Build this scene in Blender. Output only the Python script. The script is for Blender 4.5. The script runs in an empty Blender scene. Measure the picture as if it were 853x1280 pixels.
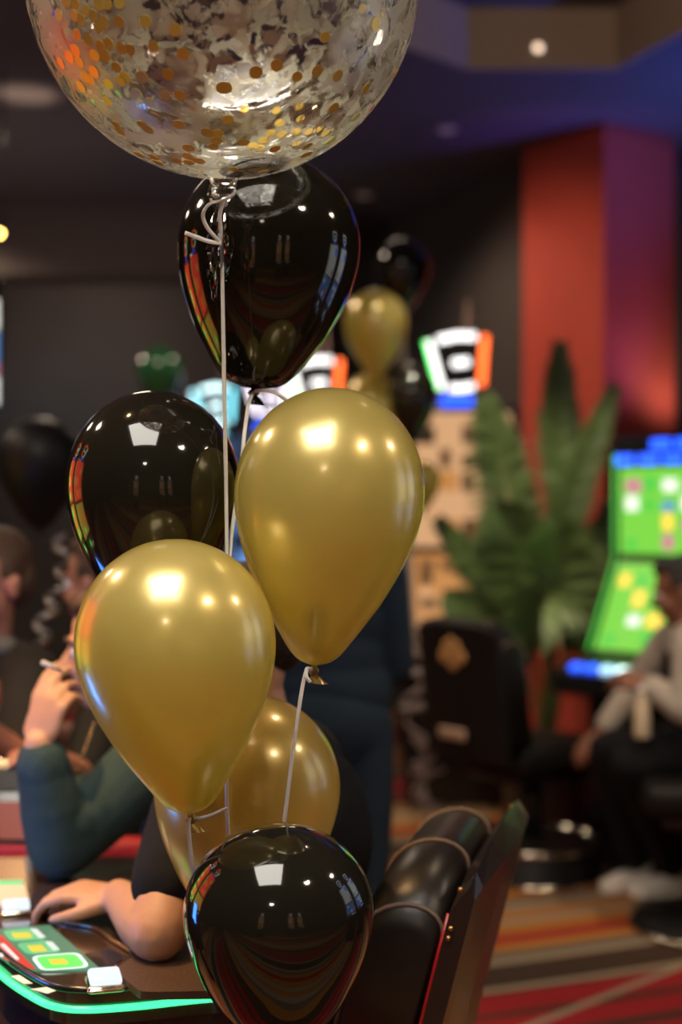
import bpy, bmesh, math, random
from mathutils import Vector, Matrix

random.seed(11)
SC = bpy.context.scene
COL = SC.collection
F, CX, CY, HC = 853 * 50 / 24.0, 426.5, 640.0, 1.5      # focal length in pixels, image centre, camera height


def P(px, py, Y):
    """point seen at pixel (px, py) standing Y metres into the room"""
    return Vector(((px - CX) * Y / F, Y, HC - (py - CY) * Y / F))


def G(px, py, z=0.0):
    """point seen at pixel (px, py) lying on the level z"""
    return P(px, py, F * (HC - z) / (py - CY))


# ------------------------------------------------------------------ camera, world, lights, exposure
cam_d = bpy.data.cameras.new('camera')
cam_d.sensor_fit = 'HORIZONTAL'
cam_d.sensor_width = 24.0
cam_d.lens = 50.0
cam_d.clip_start = 0.05
cam_d.dof.use_dof = True
cam_d.dof.focus_distance = 1.97
cam_d.dof.aperture_fstop = 1.75
cam = bpy.data.objects.new('camera', cam_d)
COL.objects.link(cam)
cam.location = (0, 0, HC)
cam.rotation_euler = (math.pi / 2, 0, 0)
SC.camera = cam

world = bpy.data.worlds.new('world')
SC.world = world
world.use_nodes = True
world.node_tree.nodes['Background'].inputs[0].default_value = (1.0, 0.85, 0.7, 1)
world.node_tree.nodes['Background'].inputs[1].default_value = 0.02

SC.view_settings.view_transform = 'Standard'
SC.view_settings.look = 'None'
SC.view_settings.gamma = 1.0
SC.view_settings.use_curve_mapping = False
SC.view_settings.exposure = 0.15
SC.cycles.use_denoising = True
SC.cycles.max_bounces = 10
SC.cycles.transparent_max_bounces = 16
SC.cycles.sample_clamp_indirect = 6.0
SC.cycles.blur_glossy = 0.3

PANEL_STRENGTH = 11.0


def spot(name, loc, target, power, color, angle=60, blend=0.6, radius=0.05, parent=None):
    d = bpy.data.lights.new(name, 'SPOT')
    d.energy = power
    d.color = color
    d.spot_size = math.radians(angle)
    d.spot_blend = blend
    d.shadow_soft_size = radius
    o = bpy.data.objects.new(name, d)
    COL.objects.link(o)
    o.location = loc
    o.rotation_euler = (Vector(target) - Vector(loc)).to_track_quat('-Z', 'Y').to_euler()
    return o


spot('gaming_spot', (-1.15, 2.2, 3.62), (-0.5, 2.8, 0.9), 330, (1.0, 0.58, 0.24), 40)
spot('seat_spot', (0.9, 3.4, 3.62), (0.15, 2.8, 0.6), 30, (1.0, 0.75, 0.5), 50)
spot('carpet_spot', (1.8, 3.6, 3.62), (1.0, 4.8, 0.0), 125, (1.0, 0.78, 0.55), 68)
spot('player_spot', (0.4, 4.2, 3.62), (1.2, 5.4, 0.7), 80, (1.0, 0.66, 0.45), 40)
spot('column_spot', (-1.4, 7.0, 3.55), (1.1, 8.4, 2.0), 170, (1.0, 0.62, 0.42), 60)
spot('plant_spot', (0.2, 5.0, 3.62), (0.92, 6.5, 1.15), 200, (1.0, 0.88, 0.62), 34)
spot('column_violet_spot', (2.0, 7.55, 1.2), (1.54, 8.04, 2.9), 100, (0.30, 0.13, 1.0), 36, 1.0)
spot('ceiling_blue_spot', (2.7, 7.0, 2.5), (2.0, 7.2, 3.7), 140, (0.06, 0.16, 1.0), 115, 1.0)
spot('coffer_spot', (1.0, 4.4, 3.74), (1.0, 7.0, 3.80), 42, (1.0, 0.75, 0.5), 70)
spot('left_teal_spot', (-3.0, 10.9, 2.4), (-2.5, 13.0, 2.3), 40, (0.20, 0.55, 0.75), 60, 1.0)
spot('far_wall_wash', (-2.0, 11.2, 3.6), (-2.4, 13.1, 2.6), 90, (1.0, 0.75, 0.62), 110, 1.0)
# wide fill beams added over the hall, most of them at its downlights
for _x, _y, _w in ((1.7, 0.6, 90), (-0.6, -2.6, 130), (-2.6, 3.2, 90), (3.2, 2.4, 90), (-3.2, 5.2, 90), (-3.0, 9.6, 160), (-1.2, 6.8, 80), (0.2, 8.6, 55)):
    spot('hall_fill_beam', (_x, _y, 3.66), (_x, _y, 0), _w, (1.0, 0.80, 0.60), 150, 0.5, 0.20)
# up-light added in mid-air to brighten the dark ceiling
for _x, _y, _w in ((-2.4, 4.6, 26), (-2.2, 8.4, 26), (2.0, 8.0, 8)):
    spot('ceiling_fill', (_x, _y, 2.0), (_x, _y + 0.6, 3.7), _w, (1.0, 0.82, 0.72), 150, 0.8, 0.1)


# ------------------------------------------------------------------ materials
MATS = {}


def mat(name, col, rough=0.5, metal=0.0, coat=0.0, emit=None, es=0.0, vary=0.0, vscale=8.0, bump=0.0, bscale=60.0,
        sss=0.0, spec=0.5, coat_rough=0.03):
    if name in MATS:
        return MATS[name]
    m = bpy.data.materials.new(name)
    m.use_nodes = True
    nt = m.node_tree
    b = nt.nodes['Principled BSDF']
    b.inputs['Base Color'].default_value = (*col, 1)
    b.inputs['Roughness'].default_value = rough
    b.inputs['Metallic'].default_value = metal
    b.inputs['Coat Weight'].default_value = coat
    b.inputs['Coat Roughness'].default_value = coat_rough
    b.inputs['Specular IOR Level'].default_value = spec
    if sss:
        b.inputs['Subsurface Weight'].default_value = sss
        b.inputs['Subsurface Radius'].default_value = (0.02, 0.008, 0.004)
        b.inputs['Subsurface Scale'].default_value = 0.5
    if emit:
        b.inputs['Emission Color'].default_value = (*emit, 1)
        b.inputs['Emission Strength'].default_value = es
    tc = nt.nodes.new('ShaderNodeTexCoord')
    if vary:
        n = nt.nodes.new('ShaderNodeTexNoise')
        n.inputs['Scale'].default_value = vscale
        n.inputs['Detail'].default_value = 5
        nt.links.new(tc.outputs['Object'], n.inputs['Vector'])
        mx = nt.nodes.new('ShaderNodeMix')
        mx.data_type = 'RGBA'
        mx.inputs[6].default_value = (*[max(0, c * (1 - vary)) for c in col], 1)
        mx.inputs[7].default_value = (*[min(1, c * (1 + vary)) for c in col], 1)
        nt.links.new(n.outputs['Fac'], mx.inputs[0])
        nt.links.new(mx.outputs[2], b.inputs['Base Color'])
    if bump:
        n2 = nt.nodes.new('ShaderNodeTexNoise')
        n2.inputs['Scale'].default_value = bscale
        n2.inputs['Detail'].default_value = 6
        nt.links.new(tc.outputs['Object'], n2.inputs['Vector'])
        bp = nt.nodes.new('ShaderNodeBump')
        bp.inputs['Strength'].default_value = bump
        bp.inputs['Distance'].default_value = 0.01
        nt.links.new(n2.outputs['Fac'], bp.inputs['Height'])
        nt.links.new(bp.outputs['Normal'], b.inputs['Normal'])
    MATS[name] = m
    return m


def glow(name, col, s):
    return mat(name, (0.02, 0.02, 0.02), 0.3, emit=col, es=s)


def gold_material(name, col, rough, translucency, see_through=0.0):
    m = bpy.data.materials.new(name)
    m.use_nodes = True
    nt = m.node_tree
    b = nt.nodes['Principled BSDF']
    out = nt.nodes['Material Output']
    b.inputs['Base Color'].default_value = (*col, 1)
    b.inputs['Metallic'].default_value = 0.45
    b.inputs['Roughness'].default_value = rough
    b.inputs['Coat Weight'].default_value = 1.0
    b.inputs['Coat Roughness'].default_value = 0.15
    b.inputs['Coat IOR'].default_value = 1.75
    t = nt.nodes.new('ShaderNodeBsdfTranslucent')
    t.inputs['Color'].default_value = (min(1, col[0] * 1.35), min(1, col[1] * 1.40), col[2] * 0.8, 1)
    mx = nt.nodes.new('ShaderNodeMixShader')
    mx.inputs[0].default_value = translucency
    nt.links.new(b.outputs[0], mx.inputs[1])
    nt.links.new(t.outputs[0], mx.inputs[2])
    last = mx
    if see_through:
        tr = nt.nodes.new('ShaderNodeBsdfTransparent')
        tr.inputs['Color'].default_value = (0.95, 0.75, 0.35, 1)
        lw = nt.nodes.new('ShaderNodeLayerWeight')
        lw.inputs['Blend'].default_value = 0.35
        mr = nt.nodes.new('ShaderNodeMapRange')
        mr.inputs['To Min'].default_value = see_through
        mr.inputs['To Max'].default_value = 0.0
        nt.links.new(lw.outputs['Facing'], mr.inputs['Value'])
        m2 = nt.nodes.new('ShaderNodeMixShader')
        nt.links.new(mr.outputs[0], m2.inputs[0])
        nt.links.new(mx.outputs[0], m2.inputs[1])
        nt.links.new(tr.outputs[0], m2.inputs[2])
        last = m2
    nt.links.new(last.outputs[0], out.inputs[0])
    MATS[name] = m
    return m


def film_material():
    """clear stretched film with a mottled silvery bloom on it"""
    m = bpy.data.materials.new('clear_film')
    m.use_nodes = True
    nt = m.node_tree
    nt.nodes.remove(nt.nodes['Principled BSDF'])
    out = nt.nodes['Material Output']
    N = nt.nodes.new
    L = nt.links.new
    tr = N('ShaderNodeBsdfTransparent')
    tr.inputs['Color'].default_value = (0.97, 0.96, 0.94, 1)
    gl = N('ShaderNodeBsdfGlossy')
    gl.inputs['Roughness'].default_value = 0.02
    lw = N('ShaderNodeLayerWeight')
    lw.inputs['Blend'].default_value = 0.38
    clear = N('ShaderNodeMixShader')
    L(lw.outputs['Fresnel'], clear.inputs[0])
    L(tr.outputs[0], clear.inputs[1])
    L(gl.outputs[0], clear.inputs[2])
    # bloom
    g2 = N('ShaderNodeBsdfGlossy')
    g2.inputs['Color'].default_value = (0.96, 0.91, 0.74, 1)
    g2.inputs['Roughness'].default_value = 0.38
    df = N('ShaderNodeBsdfDiffuse')
    df.inputs['Color'].default_value = (0.84, 0.79, 0.60, 1)
    md = N('ShaderNodeMixShader')
    md.inputs[0].default_value = 0.6
    L(g2.outputs[0], md.inputs[1])
    L(df.outputs[0], md.inputs[2])
    haze = N('ShaderNodeMixShader')
    haze.inputs[0].default_value = 0.56
    L(tr.outputs[0], haze.inputs[1])
    L(md.outputs[0], haze.inputs[2])
    tc = N('ShaderNodeTexCoord')
    n1 = N('ShaderNodeTexNoise')
    n1.inputs['Scale'].default_value = 27.0
    n1.inputs['Detail'].default_value = 7.0
    n1.inputs['Roughness'].default_value = 0.62
    n1.inputs['Distortion'].default_value = 0.9
    L(tc.outputs['Object'], n1.inputs['Vector'])
    rp = N('ShaderNodeValToRGB')
    rp.color_ramp.elements[0].position = 0.462
    rp.color_ramp.elements[1].position = 0.505
    L(n1.outputs['Fac'], rp.inputs['Fac'])
    n2 = N('ShaderNodeTexNoise')
    n2.inputs['Scale'].default_value = 3.2
    n2.inputs['Detail'].default_value = 3.0
    L(tc.outputs['Object'], n2.inputs['Vector'])
    rp2 = N('ShaderNodeMapRange')
    rp2.inputs['From Min'].default_value = 0.30
    rp2.inputs['From Max'].default_value = 0.46
    L(n2.outputs['Fac'], rp2.inputs['Value'])
    mul = N('ShaderNodeMath')
    mul.operation = 'MULTIPLY'
    L(rp.outputs['Color'], mul.inputs[0])
    L(rp2.outputs[0], mul.inputs[1])
    fin = N('ShaderNodeMixShader')
    L(mul.outputs[0], fin.inputs[0])
    L(clear.outputs[0], fin.inputs[1])
    L(haze.outputs[0], fin.inputs[2])
    L(fin.outputs[0], out.inputs[0])
    MATS['clear_film'] = m
    return m


def plain_film():
    m = bpy.data.materials.new('plain_film')
    m.use_nodes = True
    nt = m.node_tree
    nt.nodes.remove(nt.nodes['Principled BSDF'])
    out = nt.nodes['Material Output']
    tr = nt.nodes.new('ShaderNodeBsdfTransparent')
    tr.inputs['Color'].default_value = (0.93, 0.91, 0.88, 1)
    gl = nt.nodes.new('ShaderNodeBsdfGlossy')
    gl.inputs['Roughness'].default_value = 0.05
    lw = nt.nodes.new('ShaderNodeLayerWeight')
    lw.inputs['Blend'].default_value = 0.4
    mx = nt.nodes.new('ShaderNodeMixShader')
    nt.links.new(lw.outputs['Fresnel'], mx.inputs[0])
    nt.links.new(tr.outputs[0], mx.inputs[1])
    nt.links.new(gl.outputs[0], mx.inputs[2])
    nt.links.new(mx.outputs[0], out.inputs[0])
    MATS['plain_film'] = m
    return m


def carpet_material():
    m = bpy.data.materials.new('striped_carpet')
    m.use_nodes = True
    nt = m.node_tree
    N = nt.nodes.new
    L = nt.links.new
    b = nt.nodes['Principled BSDF']
    b.inputs['Roughness'].default_value = 0.95
    b.inputs['Specular IOR Level'].default_value = 0.15
    tc = N('ShaderNodeTexCoord')
    mp = N('ShaderNodeMapping')
    mp.inputs['Rotation'].default_value = (0, 0, -math.radians(22.5))
    L(tc.outputs['Object'], mp.inputs['Vector'])
    # gentle sweep of the bands
    nz = N('ShaderNodeTexNoise')
    nz.inputs['Scale'].default_value = 0.5
    nz.inputs['Detail'].default_value = 0
    L(mp.outputs[0], nz.inputs['Vector'])
    sx = N('ShaderNodeSeparateXYZ')
    L(mp.outputs[0], sx.inputs[0])
    ad = N('ShaderNodeMath')
    ad.operation = 'MULTIPLY_ADD'
    ad.inputs[1].default_value = 0.10
    L(nz.outputs['Fac'], ad.inputs[0])
    L(sx.outputs['Y'], ad.inputs[2])
    sub = N('ShaderNodeMath')
    sub.operation = 'SUBTRACT'
    sub.inputs[1].default_value = 3.3 + 0.05
    L(ad.outputs[0], sub.inputs[0])
    dv = N('ShaderNodeMath')
    dv.operation = 'DIVIDE'
    dv.inputs[1].default_value = 1.7
    L(sub.outputs[0], dv.inputs[0])
    fr = N('ShaderNodeMath')
    fr.operation = 'FRACT'
    L(dv.outputs[0], fr.inputs[0])
    rp = N('ShaderNodeValToRGB')
    cr = rp.color_ramp
    cr.interpolation = 'LINEAR'
    red, dark, beige, grey, orange = (0.42, 0.025, 0.03), (0.075, 0.045, 0.03), (0.42, 0.32, 0.22), (0.19, 0.16, 0.12), (0.50, 0.20, 0.04)
    bands = [(3.30, dark), (3.42, red), (3.50, dark), (3.56, red), (3.70, dark), (3.74, red), (3.895, dark), (3.915, beige),
             (3.955, dark), (4.155, beige), (4.20, grey), (4.27, orange), (4.36, red), (4.44, orange), (4.55, beige), (4.62, orange),
             (4.70, beige), (4.78, grey), (4.84, orange), (4.95, dark)]  # late beige and orange bands chosen to brighten the gold balloons by reflection
    while len(cr.elements) > 1:
        cr.elements.remove(cr.elements[-1])
    first = True
    elems = []
    for i, (v, c) in enumerate(bands):
        t0 = (v - 3.3) / 1.7
        t1 = ((bands[i + 1][0] if i + 1 < len(bands) else 5.0) - 3.3) / 1.7 - 0.008
        elems.append((t0, c))
    # hard ramp with few stops: 20 bands, constant interpolation
    cr.interpolation = 'CONSTANT'
    for i, (t, c) in enumerate(elems):
        e = cr.elements[0] if i == 0 else cr.elements.new(min(t, 0.999))
        e.position = min(t, 0.999)
        e.color = (*c, 1)
    L(fr.outputs[0], rp.inputs['Fac'])
    # one thin crossing line
    mp2 = N('ShaderNodeMapping')
    mp2.inputs['Rotation'].default_value = (0, 0, -math.radians(43.6))
    L(tc.outputs['Object'], mp2.inputs['Vector'])
    s2 = N('ShaderNodeSeparateXYZ')
    L(mp2.outputs[0], s2.inputs[0])
    cmpn = N('ShaderNodeMath')
    cmpn.operation = 'COMPARE'
    a = math.radians(43.6)
    cmpn.inputs[1].default_value = -math.sin(a) * 0.566 + math.cos(a) * 4.165
    cmpn.inputs[2].default_value = 0.016
    L(s2.outputs['Y'], cmpn.inputs[0])
    mx = N('ShaderNodeMix')
    mx.data_type = 'RGBA'
    mx.inputs[7].default_value = (*beige, 1)
    L(cmpn.outputs[0], mx.inputs[0])
    L(rp.outputs['Color'], mx.inputs[6])
    n3 = N('ShaderNodeTexNoise')
    n3.inputs['Scale'].default_value = 220
    L(tc.outputs['Object'], n3.inputs['Vector'])
    m3 = N('ShaderNodeMix')
    m3.data_type = 'RGBA'
    m3.blend_type = 'MULTIPLY'
    m3.inputs[0].default_value = 0.6
    L(mx.outputs[2], m3.inputs[6])
    L(n3.outputs['Fac'], m3.inputs[7])
    L(m3.outputs[2], b.inputs['Base Color'])
    bp = N('ShaderNodeBump')
    bp.inputs['Strength'].default_value = 0.4
    L(n3.outputs['Fac'], bp.inputs['Height'])
    L(bp.outputs['Normal'], b.inputs['Normal'])
    return m


M_BLACK = mat('black_latex', (0.014, 0.012, 0.008), 0.12, coat=1.0, spec=0.12, coat_rough=0.02)
M_GOLD = gold_material('gold_latex', (0.88, 0.685, 0.25), 0.30, 0.36)
M_GOLD2 = gold_material('gold_latex_thin', (0.82, 0.64, 0.23), 0.28, 0.30, 0.38)
M_BLACKM = mat('black_latex_dull', (0.010, 0.009, 0.009), 0.45, spec=0.25)
M_GREEN_LATEX = mat('green_latex', (0.02, 0.16, 0.05), 0.12, coat=1.0)
M_KNOT = mat('gold_knot', (0.34, 0.22, 0.05), 0.3, 0.4, coat=0.5)
M_FILM = film_material()
M_PFILM = plain_film()
M_CONF = mat('gold_foil', (0.88, 0.60, 0.13), 0.28, 0.4, vary=0.15, vscale=40)
M_RIBBON = mat('white_satin', (0.86, 0.83, 0.78), 0.45, vary=0.06, vscale=80)
M_FARRIB = mat('taupe_ribbon', (0.34, 0.27, 0.25), 0.5, vary=0.2, vscale=30)  # pinkish brown, darker than the near ribbon
M_VINYL = mat('black_vinyl', (0.009, 0.008, 0.008), 0.5, spec=0.22, vary=0.2, vscale=12)
M_SILVER = mat('silver_ribbon', (0.42, 0.40, 0.40), 0.3, 0.8, vary=0.1, vscale=50)
M_SKIN = mat('skin_warm', (0.56, 0.30, 0.18), 0.5, sss=0.15, vary=0.12, vscale=30, bump=0.05, bscale=300)
M_SKIN2 = mat('skin_ruddy', (0.46, 0.20, 0.13), 0.5, sss=0.15, vary=0.12, vscale=30, bump=0.05, bscale=300)
M_SKIN3 = mat('skin_brown', (0.24, 0.10, 0.06), 0.5, sss=0.1, vary=0.12, vscale=30, bump=0.05, bscale=300)
M_BTEE = mat('black_cotton', (0.012, 0.012, 0.014), 0.9, vary=0.3, vscale=20, bump=0.6, bscale=14, spec=0.2)
M_TEAL = mat('teal_cotton', (0.035, 0.062, 0.062), 0.9, vary=0.3, vscale=15, bump=0.7, bscale=12, spec=0.2)
M_NAVY = mat('navy_denim', (0.012, 0.022, 0.035), 0.85, vary=0.35, vscale=12, bump=0.4, bscale=14, spec=0.2)
M_JACKET = mat('black_jacket', (0.016, 0.015, 0.014), 0.8, vary=0.3, vscale=14, bump=0.5, bscale=12, spec=0.2)
M_GREYSW = mat('pale_grey_knit', (0.42, 0.38, 0.33), 0.9, vary=0.1, vscale=20, bump=0.5, bscale=20, spec=0.2)
M_BTROUS = mat('black_trousers', (0.008, 0.008, 0.009), 0.9, vary=0.3, vscale=10, bump=0.4, bscale=12, spec=0.2)
M_WSHOE = mat('white_shoe', (0.85, 0.80, 0.72), 0.6, vary=0.08, vscale=25)
M_HAIRB = mat('brown_hair', (0.07, 0.035, 0.018), 0.55, vary=0.5, vscale=60, bump=0.8, bscale=90)
M_HAIRK = mat('dark_hair', (0.012, 0.010, 0.009), 0.5, vary=0.5, vscale=60, bump=0.8, bscale=90)
M_LIP = mat('lips', (0.36, 0.12, 0.10), 0.45)
M_EYE = mat('eye_white', (0.75, 0.72, 0.68), 0.2)
M_IRIS = mat('iris_dark', (0.03, 0.02, 0.015), 0.15)
M_LEATHER = mat('black_leather', (0.012, 0.010, 0.009), 0.34, vary=0.3, vscale=30, bump=0.05, bscale=260)
M_SHELL = mat('glossy_dark_shell', (0.022, 0.013, 0.011), 0.30, coat=0.12, vary=0.2, vscale=10)
M_SEAM = mat('taupe_piping', (0.20, 0.14, 0.11), 0.7)
M_REDTRIM = mat('red_piping', (0.50, 0.012, 0.015), 0.25, coat=0.5)
M_CHROME = mat('chrome', (0.75, 0.68, 0.58), 0.14, 1.0)
M_BRASS = mat('brass', (0.65, 0.42, 0.16), 0.25, 1.0)
M_EMBLEM = mat('gold_thread', (0.55, 0.30, 0.11), 0.6, 0.2, vary=0.2, vscale=40)
M_BLKPLASTIC = mat('black_plastic', (0.012, 0.012, 0.013), 0.25, coat=0.3, vary=0.2, vscale=9)
M_DECK = mat('dark_bronze_lacquer', (0.045, 0.026, 0.016), 0.16, coat=1.0, vary=0.3, vscale=5)
M_PAD = mat('brown_arm_pad', (0.085, 0.05, 0.032), 0.35, vary=0.2, vscale=20, bump=0.2, bscale=150)
M_CABRED = mat('dark_red_cabinet', (0.10, 0.012, 0.012), 0.3, coat=0.4)
M_REDUP = mat('red_upholstery', (0.40, 0.018, 0.025), 0.6, vary=0.15, vscale=20, bump=0.2)
M_LEAF = mat('palm_leaf', (0.10, 0.15, 0.045), 0.45, vary=0.45, vscale=6, bump=0.2, bscale=50)
M_STEM = mat('palm_stem', (0.12, 0.13, 0.04), 0.6, vary=0.3, vscale=15)
M_POT = mat('dark_pot', (0.03, 0.025, 0.022), 0.4, vary=0.2, vscale=10)
M_SOIL = mat('soil', (0.03, 0.02, 0.012), 0.95, bump=0.8, vary=0.4, vscale=30)
M_WALL = mat('dark_wall', (0.050, 0.042, 0.038), 0.85, vary=0.18, vscale=2.5, bump=0.15, bscale=80)
M_CEIL = mat('dark_ceiling', (0.075, 0.066, 0.068), 0.8, vary=0.1, vscale=2.0, bump=0.08, bscale=60)
M_COFFER = mat('coffer_paint', (0.26, 0.20, 0.155), 0.8, vary=0.1, vscale=3)
M_COLUMN = mat('red_stucco', (0.40, 0.050, 0.028), 0.8, vary=0.16, vscale=5, bump=0.3, bscale=50)
M_GLINT_CAP = mat('glint_cap_white', (0.80, 0.78, 0.74), 0.7, vary=0.05, vscale=60)  # white of the painted deck reflections and the bottle cap
M_ASH = mat('cigarette_paper', (0.75, 0.70, 0.62), 0.8)
M_FILTER = mat('cigarette_filter', (0.55, 0.32, 0.14), 0.8)


# ------------------------------------------------------------------ mesh helpers
def link(name, me, m=None, parent=None, smooth=True):
    o = bpy.data.objects.new(name, me)
    COL.objects.link(o)
    if m is not None:
        me.materials.clear()
        me.materials.append(m)
    if smooth:
        me.polygons.foreach_set('use_smooth', [True] * len(me.polygons))
    if parent is not None:
        o.parent = parent
    return o


def done(name, bm, m, parent=None, smooth=True, recalc=True):
    if recalc:
        bmesh.ops.recalc_face_normals(bm, faces=bm.faces[:])
    me = bpy.data.meshes.new(name)
    bm.to_mesh(me)
    bm.free()
    return link(name, me, m, parent, smooth)


def tag(o, label=None, cat=None, group=None, kind=None):
    if label:
        o['label'] = label
    if cat:
        o['category'] = cat
    if group:
        o['group'] = group
    if kind:
        o['kind'] = kind
    return o


def empty(name, loc=(0, 0, 0), rz=0.0):
    o = bpy.data.objects.new(name, None)
    o.empty_display_size = 0.05
    COL.objects.link(o)
    o.location = loc
    o.rotation_euler = (0, 0, rz)
    return o


def copy_tree(o, parent=None):
    c = o.copy()
    COL.objects.link(c)
    c.parent = parent
    for ch in list(o.children):
        copy_tree(ch, c)
    return c


def box(bm, c, s, R=None, bevel=0.0, seg=2):
    r = bmesh.ops.create_cube(bm, size=1.0)
    vs = r['verts']
    for v in vs:
        v.co = Vector((v.co.x * s[0], v.co.y * s[1], v.co.z * s[2]))
    if bevel:
        es = list({e for v in vs for e in v.link_edges})
        rb = bmesh.ops.bevel(bm, geom=es, offset=bevel, segments=seg, profile=0.5, affect='EDGES')
        vs = list({v for f in rb['faces'] for v in f.verts} | {v for v in vs if v.is_valid})
    M = (R.to_4x4() if R is not None else Matrix.Identity(4))
    M = Matrix.Translation(Vector(c)) @ M
    bmesh.ops.transform(bm, matrix=M, verts=vs)
    return vs


def lathe(bm, prof, n=32, M=None, cap=True):
    rings = []
    for r, z in prof:
        if r < 1e-6:
            rings.append([bm.verts.new((0, 0, z))])
        else:
            rings.append([bm.verts.new((r * math.cos(2 * math.pi * k / n), r * math.sin(2 * math.pi * k / n), z)) for k in range(n)])
    for a, b in zip(rings, rings[1:]):
        for k in range(n):
            k2 = (k + 1) % n
            if len(a) == 1 and len(b) > 1:
                bm.faces.new((a[0], b[k], b[k2]))
            elif len(b) == 1 and len(a) > 1:
                bm.faces.new((a[k], b[0], a[k2]))
            elif len(a) > 1:
                bm.faces.new((a[k], b[k], b[k2], a[k2]))
    if cap:
        for rg in (rings[0], rings[-1]):
            if len(rg) > 2:
                bm.faces.new(rg)
    if M is not None:
        bmesh.ops.transform(bm, matrix=M, verts=[v for r in rings for v in r])
    return rings


def catmull(pts, sub=8):
    pts = [Vector(p) for p in pts]
    if len(pts) < 3:
        return pts
    e = [pts[0] * 2 - pts[1]] + pts + [pts[-1] * 2 - pts[-2]]
    out = []
    for i in range(1, len(e) - 2):
        p0, p1, p2, p3 = e[i - 1:i + 3]
        for k in range(sub):
            t = k / sub
            out.append(0.5 * ((2 * p1) + (p2 - p0) * t + (2 * p0 - 5 * p1 + 4 * p2 - p3) * t * t + (3 * p1 - p0 - 3 * p2 + p3) * t ** 3))
    out.append(pts[-1])
    return out


def tube(bm, pts, r, n=8):
    pts = [Vector(p) for p in pts]
    prev = None
    up = Vector((0.13, 0.27, 0.95)).normalized()
    for i, p in enumerate(pts):
        d = (pts[min(i + 1, len(pts) - 1)] - pts[max(i - 1, 0)]).normalized()
        s = d.cross(up)
        if s.length < 1e-3:
            s = d.cross(Vector((1, 0, 0)))
        s.normalize()
        t = s.cross(d).normalized()
        rr = r[i] if isinstance(r, (list, tuple)) else r
        ring = [bm.verts.new(p + (s * math.cos(2 * math.pi * k / n) + t * math.sin(2 * math.pi * k / n)) * rr) for k in range(n)]
        if prev:
            for k in range(n):
                bm.faces.new((prev[k], prev[(k + 1) % n], ring[(k + 1) % n], ring[k]))
        else:
            bm.faces.new(ring[::-1])
        prev = ring
    bm.faces.new(prev)


def strip(bm, pts, w, th=0.0006, face=Vector((0, -1, 0)), twist=0.0):
    """flat ribbon that follows pts, its flat side turned to `face`"""
    pts = [Vector(p) for p in pts]
    prev = None
    for i, p in enumerate(pts):
        d = (pts[min(i + 1, len(pts) - 1)] - pts[max(i - 1, 0)]).normalized()
        fc = face if not callable(face) else face(i / (len(pts) - 1))
        s = d.cross(fc)
        if s.length < 1e-3:
            s = d.cross(Vector((0.3, 0.2, 1)))
        s.normalize()
        if twist:
            s = Matrix.Rotation(twist * i / len(pts), 3, d) @ s
        t = d.cross(s).normalized()
        ring = [bm.verts.new(p + s * a * w / 2 + t * b * th / 2) for a, b in ((-1, -1), (1, -1), (1, 1), (-1, 1))]
        if prev:
            for k in range(4):
                bm.faces.new((prev[k], prev[(k + 1) % 4], ring[(k + 1) % 4], ring[k]))
        else:
            bm.faces.new(ring[::-1])
        prev = ring
    bm.faces.new(prev)


def prism(bm, poly, z0, z1):
    lo = [bm.verts.new((x, y, z0)) for x, y in poly]
    hi = [bm.verts.new((x, y, z1)) for x, y in poly]
    n = len(poly)
    bm.faces.new(lo[::-1])
    bm.faces.new(hi)
    for k in range(n):
        bm.faces.new((lo[k], lo[(k + 1) % n], hi[(k + 1) % n], hi[k]))


def align(d):
    return Vector((0, 0, 1)).rotation_difference(Vector(d).normalized()).to_matrix()


_ICO = {}


def ico(sub):
    if sub not in _ICO:
        b = bmesh.new()
        bmesh.ops.create_icosphere(b, subdivisions=sub, radius=1.0)
        b.verts.ensure_lookup_table()
        _ICO[sub] = ([v.co.copy() for v in b.verts], [[v.index for v in f.verts] for f in b.faces])
        b.free()
    return _ICO[sub]


class Blob:
    """soft body: overlapping capsules and ellipsoids fused into one continuous skin"""

    def __init__(self):
        self.v, self.f = [], []

    def e(self, c, r, R=None, sub=3):
        vs, fs = ico(sub)
        if not isinstance(r, (tuple, list)):
            r = (r, r, r)
        c = Vector(c)
        o = len(self.v)
        for p in vs:
            q = Vector((p.x * r[0], p.y * r[1], p.z * r[2]))
            if R is not None:
                q = R @ q
            self.v.append(c + q)
        self.f += [[i + o for i in f] for f in fs]
        return self

    def c(self, a, ra, b, rb, n=16):
        a, b = Vector(a), Vector(b)
        R = align(b - a)
        self.e(a, ra, sub=2)
        self.e(b, rb, sub=2)
        o = len(self.v)
        for p, r in ((a, ra), (b, rb)):
            for k in range(n):
                self.v.append(p + R @ Vector((r * math.cos(2 * math.pi * k / n), r * math.sin(2 * math.pi * k / n), 0)))
        for k in range(n):
            k2 = (k + 1) % n
            self.f.append([o + k, o + k2, o + n + k2, o + n + k])
        self.f.append([o + k for k in range(n)][::-1])
        self.f.append([o + n + k for k in range(n)])
        return self

    def chain(self, *pr):
        for (a, ra), (b, rb) in zip(pr, pr[1:]):
            self.c(a, ra, b, rb)
        return self

    def build(self, name, m, parent, voxel=0.008, it=4, fac=0.5):
        me = bpy.data.meshes.new(name + '_tmp')
        me.from_pydata([tuple(p) for p in self.v], [], self.f)
        ob = bpy.data.objects.new(name + '_tmp', me)
        COL.objects.link(ob)
        md = ob.modifiers.new('r', 'REMESH')
        md.mode = 'VOXEL'
        md.voxel_size = voxel
        sm = ob.modifiers.new('s', 'SMOOTH')
        sm.factor = fac
        sm.iterations = it
        dg = bpy.context.evaluated_depsgraph_get()
        res = bpy.data.meshes.new_from_object(ob.evaluated_get(dg))
        bpy.data.objects.remove(ob)
        bpy.data.meshes.remove(me)
        res.name = name
        return link(name, res, m, parent)


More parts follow.
